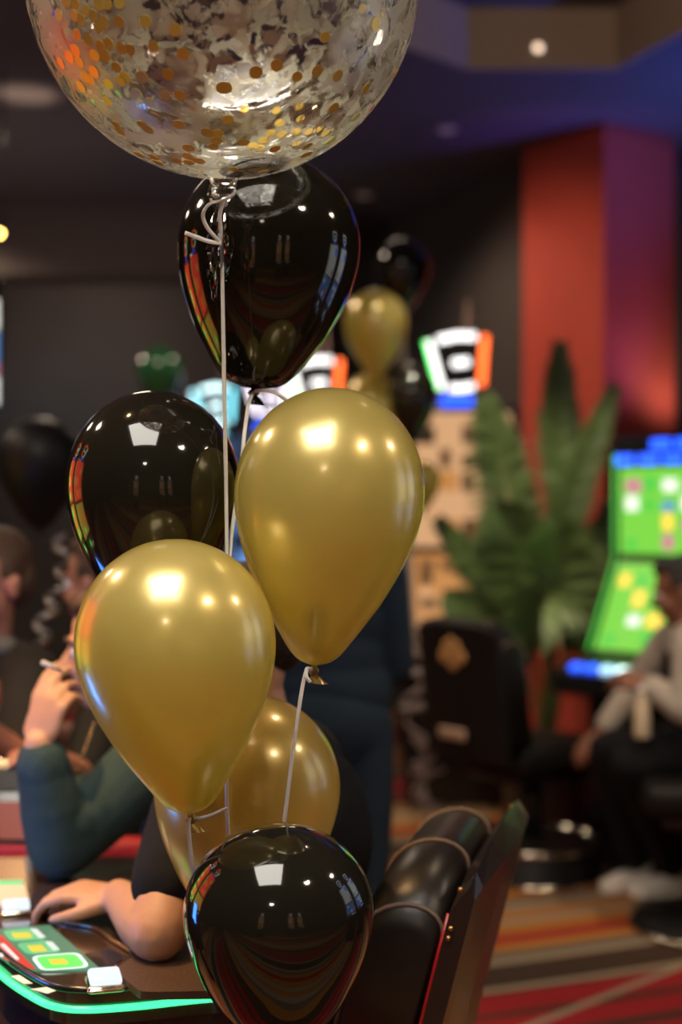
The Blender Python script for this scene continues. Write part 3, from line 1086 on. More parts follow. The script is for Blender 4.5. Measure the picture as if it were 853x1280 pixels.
# ------------------------------------------------------------------ slot machines
def slot_machine(label, loc, facing, scheme, topper=True, group='slot machines', ts=1.0, troll=0.10):
    """local -y is the front, x to the right when standing before it"""
    fx, fy = facing
    t = empty('slot_machine', loc, math.atan2(fx, -fy))
    tag(t, label, 'slot machine', group)
    # cabinet side profile
    ht = 2.06 if topper else 1.83
    prof = [(0.30, 0), (0.30, ht), (0.02, ht), (-0.02, ht - 0.03), (-0.02, 1.30), (-0.22, 0.90), (-0.46, 0.84), (-0.46, 0.76), (-0.20, 0.70), (-0.20, 0)]
    bm = bmesh.new()
    lo = [bm.verts.new((-0.30, y, z)) for y, z in prof]
    hi = [bm.verts.new((0.30, y, z)) for y, z in prof]
    bm.faces.new(lo)
    bm.faces.new(hi[::-1])
    for k in range(len(prof)):
        k2 = (k + 1) % len(prof)
        bm.faces.new((lo[k], hi[k], hi[k2], lo[k2]))
    cab = done('cabinet', bm, scheme.get('cab', M_BLKPLASTIC), t, smooth=False)

    def panel(name, x0, x1, a, b, m, off=0.004, parent=t, s=(0, 1), r=0.0):
        """panel on the sloped plane from a=(y,z) to b=(y,z)"""
        a, b = Vector((0, *a)), Vector((0, *b))
        d = (b - a)
        nrm = Vector((0, -d.z, d.y)).normalized()
        p0, p1 = a + d * s[0], a + d * s[1]
        bm = bmesh.new()
        q = [p0 + Vector((x0, 0, 0)), p0 + Vector((x1, 0, 0)), p1 + Vector((x1, 0, 0)), p1 + Vector((x0, 0, 0))]
        f_ = [bm.verts.new(v + nrm * off) for v in q]
        g_ = [bm.verts.new(v + nrm * (off - 0.0035)) for v in q]
        bm.faces.new(f_)
        bm.faces.new(g_[::-1])
        for k in range(4):
            bm.faces.new((f_[k], g_[k], g_[(k + 1) % 4], f_[(k + 1) % 4]))
        return done(name, bm, m, parent, smooth=False)

    A0, A1 = (-0.21, 0.92), (-0.03, 1.28)
    B0, B1 = (-0.02, 1.32), (-0.02, 2.02 if topper else 1.69)
    lower = panel('lower_screen', -0.26, 0.26, A0, A1, scheme['low'])
    upper = panel('upper_screen', -0.26, 0.26, B0, B1, scheme['up'])
    rnd = random.Random(hash(label) % 1000 if False else len(label) * 7 + int(loc[0] * 100))
    for scr, (a, b) in ((lower, (A0, A1)), (upper, (B0, B1))):
        for r_ in range(scheme.get('rows', 4)):
            for c_ in range(scheme.get('cols', 5)):
                if rnd.random() < 0.28:
                    continue
                x0 = -0.23 + c_ * 0.46 / scheme.get('cols', 5)
                x1 = x0 + 0.46 / scheme.get('cols', 5) * rnd.uniform(0.45, 0.9)
                s0 = 0.06 + r_ * 0.88 / scheme.get('rows', 4)
                s1 = s0 + 0.88 / scheme.get('rows', 4) * rnd.uniform(0.45, 0.85)
                panel('screen_symbol', x0, x1, a, b, rnd.choice(scheme['sym']), 0.0065, scr, (s0, s1))
    # light strips along the screen edges
    for s in (-1, 1):
        bm = bmesh.new()
        tube(bm, [(s * 0.285, -0.225, 0.92), (s * 0.285, -0.035, 1.29), (s * 0.285, -0.03, 1.33), (s * 0.285, -0.03, ht - 0.08)], 0.006, 8)
        done('light_strip', bm, scheme['strip' if s < 0 else 'strip2'], t)
    # button deck
    y, z = -0.40, 0.862
    for k, c in enumerate(scheme['buttons']):
        bm = bmesh.new()
        big = k == len(scheme['buttons']) - 1
        x = -0.22 + k * 0.075
        box(bm, (x + (0.02 if big else 0), y + (0.05 if big else 0.0), z - 0.0 + (0.012 if big else 0)), (0.10 if big else 0.05, 0.07 if big else 0.042, 0.025), Matrix.Rotation(0.24, 3, 'X'), 0.006)
        done('button', bm, c, t)
    if topper:
        tp = scheme['top']
        top_part = panel('sign_back', -0.10, 0.10, (0.08, 2.16), (0.08, 2.42), M_BLKPLASTIC, 0.0)
        wb, wt_, z0, z1 = 0.105 * ts, 0.150 * ts, 2.29 - 0.13 * ts, 2.29 + 0.13 * ts
        yy = 0.07

        def bar(nm, pts, m_, r=0.017):
            bm = bmesh.new()
            tube(bm, [(x * math.cos(troll) - (z - 2.29) * math.sin(troll), yy, 2.29 + x * math.sin(troll) + (z - 2.29) * math.cos(troll)) for x, z in pts], r * ts * 0.85, 10)
            done(nm, bm, m_, top_part)

        bar('left_bar', [(-wb, z0), (-wb - 0.02, z0 + 0.12), (-wt_, z1)], tp[0])
        bar('left_edge', [(-wb - 0.022, z0), (-wb - 0.044, z0 + 0.12), (-wt_ - 0.022, z1)], tp[1], 0.008)
        bar('right_bar', [(wb, z0), (wb + 0.02, z0 + 0.12), (wt_, z1)], tp[2], 0.022)
        bar('top_bar', [(-wt_ + 0.05, z1), (0, z1 + 0.012), (wt_ - 0.05, z1)], tp[3], 0.022)
        bar('bottom_bar', [(-wb + 0.04, z0), (0, z0 - 0.006), (wb - 0.04, z0)], tp[3], 0.020)
        bar('centre_bar', [(-0.035, (z0 + z1) / 2), (0.05, (z0 + z1) / 2)], tp[4], 0.024)
        bm = bmesh.new()
        box(bm, (0, 0.10, 2.00), (0.05, 0.05, 0.32))
        done('sign_post', bm, M_BLKPLASTIC, t, smooth=False)
        bm = bmesh.new()
        box(bm, (-0.02, 0.03, 2.085), (0.17, 0.05, 0.055), None, 0.012)
        done('blue_lamp', bm, tp[5], t)
        bm = bmesh.new()
        lathe(bm, [(0.018, 2.44), (0.018, 2.54), (0.010, 2.56), (0.010, 2.62)], 12, Matrix.Translation((0.05, 0.08, 0)))
        done('candle_lamp', bm, mat('candle_lamp', (0.25, 0.18, 0.15), 0.4), t)
    return t


g = glow
W_ = g('glow_white', (1.0, 0.97, 0.94), 2.4)
WP = g('glow_white_violet', (0.95, 0.85, 1.0), 3.0)
GR = g('glow_green', (0.05, 1.0, 0.12), 3.0)
GRS = g('glow_green_screen', (0.10, 0.70, 0.08), 0.85)
GRS2 = g('glow_lime', (0.24, 0.80, 0.07), 0.8)
OR = g('glow_orange_red', (1.0, 0.13, 0.02), 3.2)
BL = g('glow_blue', (0.02, 0.10, 1.0), 2.2)
BLW = g('glow_pale_blue', (0.45, 0.75, 1.0), 1.8)
CY_ = g('glow_cyan', (0.25, 0.85, 1.0), 2.2)
CYW = g('glow_cyan_white', (0.7, 0.97, 1.0), 3.0)
AM = g('glow_amber', (1.0, 0.42, 0.12), 0.5)
AM2 = g('glow_peach', (1.0, 0.55, 0.27), 0.62)
BRK = g('glow_dark_brown', (0.12, 0.07, 0.04), 0.2)
BR = g('glow_brown', (0.30, 0.13, 0.05), 0.35)
YE = g('glow_yellow', (1.0, 0.62, 0.08), 1.3)
PK = g('glow_pink', (0.85, 0.25, 0.4), 0.8)
WH = g('glow_soft_white', (0.9, 0.9, 0.8), 1.2)
RD = g('glow_red', (1.0, 0.06, 0.03), 2.2)
SLT = g('glow_slate_blue', (0.15, 0.35, 0.85), 0.8)
SLD = g('glow_dim_blue', (0.05, 0.13, 0.30), 0.25)

green_s = dict(low=GRS2, up=GRS2, sym=[YE, SLT, WH, GRS, PK, GRS, YE], strip=GRS, strip2=GRS, buttons=[BL, BL, BLW, CYW, BL, CYW],
               top=[BL, BL, BL, BL, BL, BL])
amber_s = dict(low=AM, up=AM2, sym=[BR, AM, BR, BR, AM2, BRK], strip=AM, strip2=BR, buttons=[WH, AM, BL, WH],
               top=[W_, GR, OR, W_, W_, BL], rows=5, cols=4)
plain_s = dict(low=SLD, up=SLD, sym=[SLT, SLD], strip=SLT, strip2=SLT, buttons=[WH, BL, WH], top=[CY_, CYW, CY_, CYW, CYW, CY_], rows=2, cols=2)
violet_s = dict(plain_s, top=[WP, WP, WP, WP, WP, BL])
flag_s = dict(amber_s)

# visible machines
m_right = slot_machine('slot machine with lime green screens and blue buttons at right edge', (1.408, 5.98, 0), (-0.707, -0.707), green_s, topper=False)
for x in (-0.24, -0.12, 0.0, 0.12, 0.24):
    bm = bmesh.new()
    box(bm, (x, -0.01, 1.725), (0.105, 0.03, 0.05), None, 0.012)
    done('blue_lamp', bm, BL, m_right)
for x in (-0.06, 0.06, 0.18):
    bm = bmesh.new()
    box(bm, (x, -0.01, 1.785), (0.105, 0.03, 0.05), None, 0.012)
    done('blue_lamp', bm, BL, m_right)
slot_machine('slot machine with amber screens and flared sign in green, white and orange beside the palm', (0.63, 7.45, 0), (0.05, -1), amber_s)
slot_machine('slot machine whose green, white and orange sign shows above the gold balloon', (-0.135, 8.65, 0), (0.1, -1), flag_s)
slot_machine('slot machine with small violet white sign right under the upper black balloon', (-0.48, 9.7, 0), (0.1, -1), violet_s, ts=0.85)
slot_machine('slot machine with cyan white sign left of the hanging ribbon', (-0.93, 10.5, 0), (0.1, -1), plain_s, ts=0.95)
# machines that only show as streaks on the balloons
red_s = dict(low=YE, up=RD, sym=[OR, YE, GR, RD], strip=OR, strip2=GR, buttons=[WH, YE, GR], top=[W_, GR, OR, OR, W_, BL], rows=3, cols=3)
blue_s = dict(low=SLT, up=WH, sym=[BL, WH, BLW, PK], strip=BLW, strip2=BLW, buttons=[WH, BL, WH], top=[W_, BL, BLW, W_, W_, BL], rows=3, cols=3)
SG = 'slot machines mirrored in the balloons'
for i, (x, y, fx, fy) in enumerate(((-2.0, 2.6, 1, -0.15), (-2.15, 3.5, 1, -0.15))):
    slot_machine('red and green lit slot machine beyond the left edge, mirrored on the balloon rims', (x, y, 0), (fx, fy), red_s, group=SG)
for i, (x, y, fx, fy) in enumerate(((2.3, 2.2, -1, -0.1), (2.45, 3.1, -1, -0.1))):
    slot_machine('blue white lit slot machine beyond the right edge, mirrored on the balloon rims', (x, y, 0), (fx, fy), blue_s, group=SG)
for i, (x, y) in enumerate(((-1.5, -2.6), (1.3, -2.7), (2.2, -2.5))):
    slot_machine('slot machine behind the viewer, mirrored small in the black balloons', (x, y, 0), (0, 1), amber_s if i else flag_s, group=SG)

# wall screen at the far left edge
t = empty('wall_screen', P(-30, 428, 6.5))
tag(t, 'bright upright display cut off by the left edge', 'screen')
bm = bmesh.new()
box(bm, (0, 0.03, 0), (0.23, 0.05, 0.60), None, 0.01)
done('casing', bm, M_BLKPLASTIC, t)
for z, h_, m_ in ((0.13, 0.14, WH), (-0.02, 0.14, SLT), (-0.12, 0.05, PK), (-0.22, 0.13, WH)):
    bm = bmesh.new()
    box(bm, (0, 0.0, z), (0.20, 0.012, h_), None, 0.004)
    done('display_field', bm, m_, t)
bm = bmesh.new()
box(bm, (0, 0.06, (-t.location.z) / 2 - 0.13), (0.07, 0.05, t.location.z - 0.30))
done('stand', bm, M_BLKPLASTIC, t, smooth=False)


# ------------------------------------------------------------------ gaming terminal at lower left
DZ = 0.79
tm = empty('gaming_terminal', (-0.55, 2.6, 0))
tag(tm, 'dark lacquered gaming terminal with a glowing green edge at lower left', 'gaming table')
o0 = Vector(tm.location)
outline = [(-0.155, 2.152), (-0.224, 2.134), (-0.31, 2.106), (-0.385, 2.094), (-0.436, 2.112), (-0.484, 2.164), (-0.538, 2.24), (-0.60, 2.35), (-0.68, 2.53), (-0.79, 2.90)]
curve = [Vector((p.x, p.y, 0)) for p in catmull([(x, y, 0) for x, y in outline], 6)]


def inset(c, k, z):
    mid = Vector((-0.42, 2.6, 0))
    out = []
    for i, p in enumerate(c):
        d = (c[min(i + 1, len(c) - 1)] - c[max(i - 1, 0)]).normalized()
        nrm = Vector((d.y, -d.x, 0))
        if (mid - p).dot(nrm) < 0:
            nrm = -nrm
        out.append(Vector((p.x + nrm.x * k, p.y + nrm.y * k, z)))
    return out


rim = inset(curve, 0.012, 0)
bm = bmesh.new()
prism(bm, [(p.x - o0.x, p.y - o0.y) for p in rim] + [(-0.79 - o0.x, 2.93 - o0.y), (-0.23 - o0.x, 2.93 - o0.y), (-0.21 - o0.x, 2.35 - o0.y)], DZ - 0.05, DZ)
deck = done('deck', bm, M_DECK, tm, smooth=False)
bm = bmesh.new()
tube(bm, [p - o0 for p in inset(curve, 0.008, DZ - 0.026)], 0.0052, 10)
done('led_strip', bm, g('led_green', (0.05, 1.0, 0.30), 1.9), tm)
bm = bmesh.new()
tube(bm, [p - o0 for p in inset(curve, 0.016, DZ + 0.001)], 0.006, 8)
done('rim', bm, M_BLKPLASTIC, tm)
bm = bmesh.new()
prism(bm, [(p.x - o0.x, p.y - o0.y) for p in inset(curve, 0.03, 0)] + [(-0.76 - o0.x, 2.90 - o0.y), (-0.26 - o0.x, 2.90 - o0.y), (-0.24 - o0.x, 2.35 - o0.y)], DZ - 0.115, DZ - 0.05)
done('apron', bm, M_BLKPLASTIC, tm, smooth=False)
bm = bmesh.new()
body = [(-0.66, 2.66), (-0.615, 2.56), (-0.565, 2.46), (-0.535, 2.43), (-0.51, 2.43), (-0.50, 2.45), (-0.50, 2.86), (-0.78, 2.86)]
prism(bm, [(x - o0.x, y - o0.y) for x, y in body], 0, 0.675)
done('body', bm, M_CABRED, tm, smooth=False)
bm = bmesh.new()
tube(bm, catmull([Vector((x, y, 0.66)) - o0 + Vector((-0.006, -0.006, 0)) for x, y in body[:5]], 6), 0.004, 8)
done('lower_led', bm, g('led_green_dim', (0.05, 0.9, 0.4), 0.7), tm)


def deck_quad(name, px, m, z0, z1, parent, bevel=0.0):
    bm = bmesh.new()
    lo = [G(x, y, z1) for x, y in px]
    a = [bm.verts.new(Vector((p.x, p.y, z0)) - o0) for p in lo]
    b = [bm.verts.new(p - o0) for p in lo]
    k = len(a)
    bm.faces.new(a[::-1])
    bm.faces.new(b)
    for i in range(k):
        bm.faces.new((a[i], a[(i + 1) % k], b[(i + 1) % k], b[i]))
    return done(name, bm, m, parent, smooth=False)


def rounded(px, f=0.22):
    out = []
    n = len(px)
    for i in range(n):
        p, c, q = Vector(px[i - 1]), Vector(px[i]), Vector(px[(i + 1) % n])
        a, b = c + (p - c) * f, c + (q - c) * f
        for t in (0, 0.33, 0.66, 1):
            out.append(tuple((1 - t) ** 2 * a + 2 * t * (1 - t) * c + t * t * b))
    return out


scr = deck_quad('touch_screen', [(-60, 1166), (62, 1156), (127, 1212), (44, 1212), (22, 1208), (-15, 1188)], g('scr_teal', (0.10, 0.30, 0.17), 0.75), DZ, DZ + 0.003, tm)
deck_quad('red_field', [(-40, 1170), (2, 1168), (45, 1211), (22, 1207), (-12, 1188)], g('scr_red', (0.75, 0.05, 0.03), 0.95), DZ + 0.003, DZ + 0.0040, scr)
for q in ([(3, 1163), (44, 1159), (57, 1173), (14, 1176)], [(20, 1179), (64, 1175), (77, 1189), (34, 1192)]):
    deck_quad('touch_button', rounded(q), g('scr_green', (0.18, 0.62, 0.25), 0.9), DZ + 0.003, DZ + 0.0042, scr)
q = [(38, 1195), (98, 1190), (113, 1208), (52, 1213)]
deck_quad('touch_button', rounded(q), g('scr_white', (0.75, 0.95, 0.80), 1.2), DZ + 0.003, DZ + 0.0042, scr)
cq = Vector((75.2, 1201.5))
deck_quad('touch_button', rounded([tuple(cq + (Vector(v) - cq) * 0.84) for v in q]), g('scr_bright', (0.16, 0.85, 0.14), 1.0), DZ + 0.0042, DZ + 0.0052, scr)
for q in ([(14, 1166), (36, 1165), (41, 1171), (19, 1172)], [(34, 1182), (52, 1181), (59, 1188), (41, 1189)], [(60, 1199), (80, 1198), (86, 1204), (66, 1205)]):
    deck_quad('price_digits', q, g('scr_yellow', (0.95, 0.75, 0.05), 0.9), DZ + 0.0052, DZ + 0.0060, scr)
for q in ([(38, 1161), (46, 1161), (57, 1171), (50, 1172)], [(57, 1177), (65, 1177), (74, 1186), (67, 1187)],
          [(0, 1180), (5, 1179), (24, 1198), (20, 1199)], [(-2, 1192), (2, 1191), (5, 1195), (1, 1196)]):
    deck_quad('print_line', q, g('scr_print', (0.9, 0.9, 0.85), 0.9), DZ + 0.0052, DZ + 0.0060, scr)


def lit_button(px, py, w, d, hgt):
    c = G(px, py, DZ)
    R = Matrix.Rotation(0.25, 3, 'Z')
    bm = bmesh.new()
    box(bm, c - o0 + Vector((0, 0, hgt / 2)), (w * 1.16, d * 1.2, hgt), R, 0.006, 3)
    b = done('button_bezel', bm, M_CHROME, tm)
    bm = bmesh.new()
    box(bm, c - o0 + Vector((0, 0, hgt + 0.004)), (w, d, 0.014), R, 0.006, 3)
    done('lit_cap', bm, g('cap_glow', (0.80, 0.88, 1.0), 1.0), b)


lit_button(131, 1234, 0.048, 0.055, 0.012)
lit_button(20, 1141, 0.048, 0.045, 0.010)
deck_quad('lit_field', [(-70, 1108), (32, 1106), (36, 1128), (-70, 1132)], g('lit_peach', (1.0, 0.62, 0.36), 1.0), DZ, DZ + 0.004, tm)
deck_quad('lit_field', [(-70, 1101), (28, 1100), (30, 1105), (-70, 1107)], g('lit_green', (0.1, 0.8, 0.3), 0.9), DZ, DZ + 0.004, tm)
deck_quad('arm_pad', rounded([(142, 1212), (165, 1196), (160, 1172), (262, 1160), (300, 1238), (176, 1240)], 0.12), M_PAD, DZ, DZ + 0.012, tm)
bm = bmesh.new()
tube(bm, [p - o0 for p in catmull([G(48, 1142, DZ + 0.004), G(80, 1152, DZ + 0.004), G(118, 1160, DZ + 0.004), G(142, 1176, DZ + 0.004), G(164, 1190, DZ + 0.004), G(160, 1200, DZ + 0.004), G(144, 1210, DZ + 0.004)], 8)], 0.004, 8)
done('bronze_trim', bm, mat('bronze', (0.32, 0.20, 0.11), 0.25, 0.9), tm)
deck_quad('dark_inlay', rounded([(100, 1192), (140, 1186), (156, 1198), (135, 1210), (118, 1208)], 0.3), M_BLKPLASTIC, DZ, DZ + 0.002, tm)
for nm, q, lab in (('deck_glint', [(14, 1217), (24, 1216), (41, 1226), (30, 1227)], 'painted white reflection nearer the left edge of the terminal'),
                   ('deck_glint', [(38, 1233), (58, 1231), (70, 1235), (60, 1239)], 'flat painted white reflection by the green terminal edge')):
    pts = [G(x, y, DZ + 0.005) for x, y in q]
    c = sum(pts, Vector()) / 4
    s = empty(nm, (c.x, c.y, DZ)) if False else None
    bm = bmesh.new()
    a = [bm.verts.new(Vector((v.x - c.x, v.y - c.y, 0.0005))) for v in pts]
    b = [bm.verts.new(Vector((v.x - c.x, v.y - c.y, 0.0012 + 0.0006 * (i % 2)))) for i, v in enumerate(pts)]
    bm.faces.new(a[::-1])
    bm.faces.new(b)
    for i in range(4):
        bm.faces.new((a[i], a[(i + 1) % 4], b[(i + 1) % 4], b[i]))
    o = done(nm, bm, M_GLINT_CAP, smooth=False)  # thin white sheet painted in place of a reflection on the deck
    o.location = (c.x, c.y, DZ)
    tag(o, lab, 'paper', 'painted reflections on the terminal')

# red screen of the neighbouring terminal at the far left edge
V3 = Vector
RX = Matrix.Rotation(-0.5, 3, 'X')
t = empty('bet_display', (-0.80, 3.1, 0))
tag(t, 'small glowing orange red display at left edge behind the teal sleeve', 'screen')
bm = bmesh.new()
box(bm, (0, 0, 0.42), (0.10, 0.10, 0.84), None, 0.01)
done('post', bm, M_BLKPLASTIC, t)
bm = bmesh.new()
box(bm, (0.03, -0.03, 0.87), (0.24, 0.05, 0.20), Matrix.Rotation(-0.5, 3, 'X'), 0.01)
cs = done('casing', bm, M_BLKPLASTIC, t)
bm = bmesh.new()
box(bm, V3((0.03, -0.03, 0.87)) + RX @ V3((0, -0.027, -0.045)), (0.20, 0.008, 0.08), RX)
done('display_field', bm, g('disp_red', (1.0, 0.07, 0.02), 0.22), t, smooth=False)
bm = bmesh.new()
box(bm, V3((0.03, -0.03, 0.87)) + RX @ V3((0, -0.027, 0.045)), (0.20, 0.008, 0.05), RX)
done('keypad', bm, M_BLKPLASTIC, t, smooth=False)

# blue screen light on the teal sleeve comes from a display out of frame at left
t = empty('side_display', (-1.12, 2.28, 0), 0.70)
tag(t, 'blue player display beyond the left edge that tints the teal sleeve', 'screen')
bm = bmesh.new()
box(bm, (0, 0, 0.39), (0.10, 0.10, 0.78), None, 0.01)
done('post', bm, M_BLKPLASTIC, t)
bm = bmesh.new()
box(bm, (0, 0, 0.88), (0.04, 0.36, 0.26), None, 0.01)
done('casing', bm, M_BLKPLASTIC, t)
bm = bmesh.new()
box(bm, (0.023, 0, 0.88), (0.008, 0.33, 0.23))
done('display_field', bm, g('disp_blue', (0.06, 0.25, 1.0), 14.0), t, smooth=False)


# ------------------------------------------------------------------ people
def frame(f, pitch=0.0, roll=0.0):
    f = Vector(f).normalized()
    up = Vector((0, 0, 1))
    r = f.cross(up).normalized()
    f = (Matrix.Rotation(pitch, 3, r) @ f).normalized()
    u = r.cross(f).normalized()
    if roll:
        Q = Matrix.Rotation(roll, 3, f)
        r, u = Q @ r, Q @ u
    R = Matrix((r, f, u)).transposed()      # columns: right, forward, up
    return R


def head(bl, c, R, k=1.0):
    c = Vector(c)

    def w(x, y, z):
        return c + R @ Vector((x * k, y * k, z * k))

    def e(x, y, z, r):
        bl.e(w(x, y, z), tuple(q * k for q in r), R)

    e(0, -0.012, 0.035, (0.076, 0.096, 0.088))
    e(0, 0.020, -0.035, (0.062, 0.074, 0.085))
    e(0, 0.058, -0.098, (0.026, 0.024, 0.022))
    e(0.036, 0.058, -0.030, (0.026, 0.026, 0.030))
    e(-0.036, 0.058, -0.030, (0.026, 0.026, 0.030))
    e(0, 0.074, 0.026, (0.052, 0.020, 0.013))
    bl.c(w(0, 0.086, 0.008), 0.009 * k, w(0, 0.112, -0.028), 0.013 * k)
    e(0.012, 0.096, -0.034, (0.010, 0.012, 0.008))
    e(-0.012, 0.096, -0.034, (0.010, 0.012, 0.008))
    e(0, 0.084, -0.066, (0.024, 0.012, 0.012))
    for s in (-1, 1):
        e(s * 0.077, -0.010, -0.010, (0.010, 0.020, 0.032))
        e(s * 0.081, -0.016, 0.004, (0.010, 0.014, 0.018))
    return w


def face_parts(parent, c, R, hair, k=1.0, bald=False):
    c = Vector(c)

    def w(x, y, z):
        return c + R @ Vector((x * k, y * k, z * k))

    o0_ = Vector(parent.location)
    for s in (-1, 1):
        bm = bmesh.new()
        bmesh.ops.create_uvsphere(bm, u_segments=14, v_segments=10, radius=0.0125 * k, matrix=Matrix.Translation(w(s * 0.031, 0.080, 0.004) - o0_))
        ey = done('eye', bm, M_EYE, parent)
        bm = bmesh.new()
        bmesh.ops.create_uvsphere(bm, u_segments=12, v_segments=8, radius=0.0065 * k, matrix=Matrix.Translation(w(s * 0.031, 0.0875, 0.003) - o0_))
        done('iris', bm, M_IRIS, ey)
        bm = bmesh.new()
        tube(bm, [w(s * 0.014, 0.096, 0.026) - o0_, w(s * 0.032, 0.094, 0.031) - o0_, w(s * 0.050, 0.080, 0.024) - o0_], [0.003, 0.004, 0.002], 6)
        done('eyebrow', bm, hair, parent)
    b = Blob()
    b.e(w(0, 0.0935, -0.060) - o0_, (0.022 * k, 0.007 * k, 0.005 * k), R, 2)
    b.e(w(0, 0.0925, -0.070) - o0_, (0.019 * k, 0.007 * k, 0.006 * k), R, 2)
    b.build('lips', M_LIP, parent, 0.003, 2)
    if hair is not None and not bald:
        b = Blob()
        for x, y, z, r in ((0, -0.030, 0.056, (0.081, 0.092, 0.082)), (0, -0.060, 0.005, (0.078, 0.060, 0.080)), (0, 0.020, 0.098, (0.062, 0.062, 0.034)),
                           (0.068, -0.012, 0.035, (0.016, 0.036, 0.036)), (-0.068, -0.012, 0.035, (0.016, 0.036, 0.036))):
            b.e(w(x, y, z) - o0_, tuple(q * k for q in r), R)
        b.build('hair', hair, parent, 0.006, 3)


def hand(bl, wr, d, n, curl=(0.3, 0.4, 0.3), side=1, k=1.0, spread=0.0, thumb=None, curls=None):
    """wrist, pointing direction, dorsal normal; side=+1: thumb towards d x n"""
    wr, d, n = Vector(wr), Vector(d).normalized(), Vector(n)
    n = (n - d * n.dot(d)).normalized()
    l = d.cross(n).normalized() * side
    Rm = Matrix((l, d, n)).transposed()
    bl.e(wr + d * 0.048 * k, (0.040 * k, 0.056 * k, 0.015 * k), Rm)
    bl.e(wr + d * 0.028 * k + l * 0.018 * k - n * 0.006 * k, (0.022 * k, 0.034 * k, 0.018 * k), Rm)
    lens = (0.80, 0.96, 1.02, 0.94)
    ends = []
    for i in range(4):
        off = (-0.032, -0.011, 0.011, 0.032)[i] * k
        kn = wr + d * (0.088 - (0.010 if i == 0 else 0.0)) * k + l * off + n * 0.002
        bl.c(wr + l * off * 0.6 + d * 0.02 * k, 0.012 * k, kn, 0.0105 * k)
        p = kn
        cu = curls[i] if curls else curl
        ang = 0
        for j, seg in enumerate((0.042, 0.027, 0.021)):
            ang += cu[j]
            dd = (d * math.cos(ang) - n * math.sin(ang) + l * spread * (i - 1.5)).normalized()
            q = p + dd * seg * lens[i] * k
            bl.c(p, (0.0098, 0.0088, 0.0080)[j] * k, q, (0.0088, 0.0080, 0.0068)[j] * k)
            p = q
        ends.append(p)
    tb = thumb or ((0.030, 0.020, -0.006), (0.052, 0.052, -0.014), (0.056, 0.082, -0.022), (0.050, 0.104, -0.030))
    pts = [wr + l * a * k + d * b * k + n * c * k for a, b, c in tb]
    for (p, q), (r1, r2) in zip(zip(pts, pts[1:]), ((0.016, 0.012), (0.0115, 0.0100), (0.0100, 0.0075))):
        bl.c(p, r1 * k, q, r2 * k)
    ends.append(pts[-1])
    return ends


class Rel(Blob):
    """blob in coordinates relative to an origin"""

    def __init__(self, o):
        super().__init__()
        self.o = Vector(o)

    def e(self, c, r, R=None, sub=3):
        return super().e(Vector(c) - self.o, r, R, sub)

    def c(self, a, ra, b, rb, n=16):
        a, b = Vector(a) - self.o, Vector(b) - self.o
        R = align(b - a)
        Blob.e(self, a, ra, sub=2)
        Blob.e(self, b, rb, sub=2)
        o = len(self.v)
        for p, r in ((a, ra), (b, rb)):
            for k in range(n):
                self.v.append(p + R @ Vector((r * math.cos(2 * math.pi * k / n), r * math.sin(2 * math.pi * k / n), 0)))
        for k in range(n):
            k2 = (k + 1) % n
            self.f.append([o + k, o + k2, o + n + k2, o + n + k])
        self.f.append([o + k for k in range(n)][::-1])
        self.f.append([o + n + k for k in range(n)])
        return self


def person(label, base, group=None):
    t = empty('person', base)
    tag(t, label, 'person', group)
    return t


V = Vector


def torso(bl, pel, chest, neck, across, extra=0.0, wide=1.0):
    """pelvis, chest and neck joined; across = unit vector from right to left shoulder"""
    pel, chest, neck, a = V(pel), V(chest), V(neck), V(across).normalized()
    up = (neck - pel).normalized()
    fwd = a.cross(up).normalized()
    a2 = up.cross(fwd).normalized()
    R = Matrix((a2, fwd, up)).transposed()
    x = extra
    bl.e(pel, (0.165 * wide + x, 0.118 + x, 0.115 + x), R)
    bl.e(pel.lerp(chest, 0.45), (0.148 * wide + x, 0.108 + x, 0.16 + x), R)
    bl.e(chest, (0.168 * wide + x, 0.115 + x, 0.16 + x), R)
    bl.e(chest.lerp(neck, 0.5), (0.150 * wide + x, 0.088 + x, 0.085 + x), R)
    return R


def legs_seated(bl, hip, knee, ankle, x=0.0):
    bl.c(hip, 0.082 + x, V(hip).lerp(V(knee), 0.5), 0.074 + x)
    bl.c(V(hip).lerp(V(knee), 0.5), 0.074 + x, knee, 0.058 + x)
    bl.c(knee, 0.056 + x, V(knee).lerp(V(ankle), 0.35), 0.056 + x)
    bl.c(V(knee).lerp(V(ankle), 0.35), 0.056 + x, ankle, 0.038 + x)


def shoe(parent, org, heel, toe, m, name='shoe'):
    heel, toe = V(heel), V(toe)
    d = (toe - heel)
    d.z = 0
    L_ = d.length
    d.normalize()
    s = V((-d.y, d.x, 0))
    R = Matrix((s, d, V((0, 0, 1)))).transposed()
    b = Rel(org)
    b.e(heel + d * 0.04 + V((0, 0, 0.05)), (0.036, 0.050, 0.050), R)
    b.e(heel + d * 0.03 + V((0, 0, 0.09)), (0.036, 0.046, 0.045), R)
    b.e(heel + d * L_ * 0.45 + V((0, 0, 0.045)), (0.040, 0.085, 0.042), R)
    b.e(heel + d * (L_ - 0.06) + V((0, 0, 0.034)), (0.045, 0.062, 0.032), R)
    o = b.build(name, m, parent, 0.006, 3)
    b = Rel(org)
    b.e(heel + d * 0.045 + V((0, 0, 0.014)), (0.040, 0.052, 0.014), R)
    b.e(heel + d * L_ * 0.5 + V((0, 0, 0.014)), (0.040, 0.10, 0.014), R)
    b.e(heel + d * (L_ - 0.055) + V((0, 0, 0.014)), (0.048, 0.060, 0.014), R)
    b.build('sole', m, o, 0.006, 2)
    return o


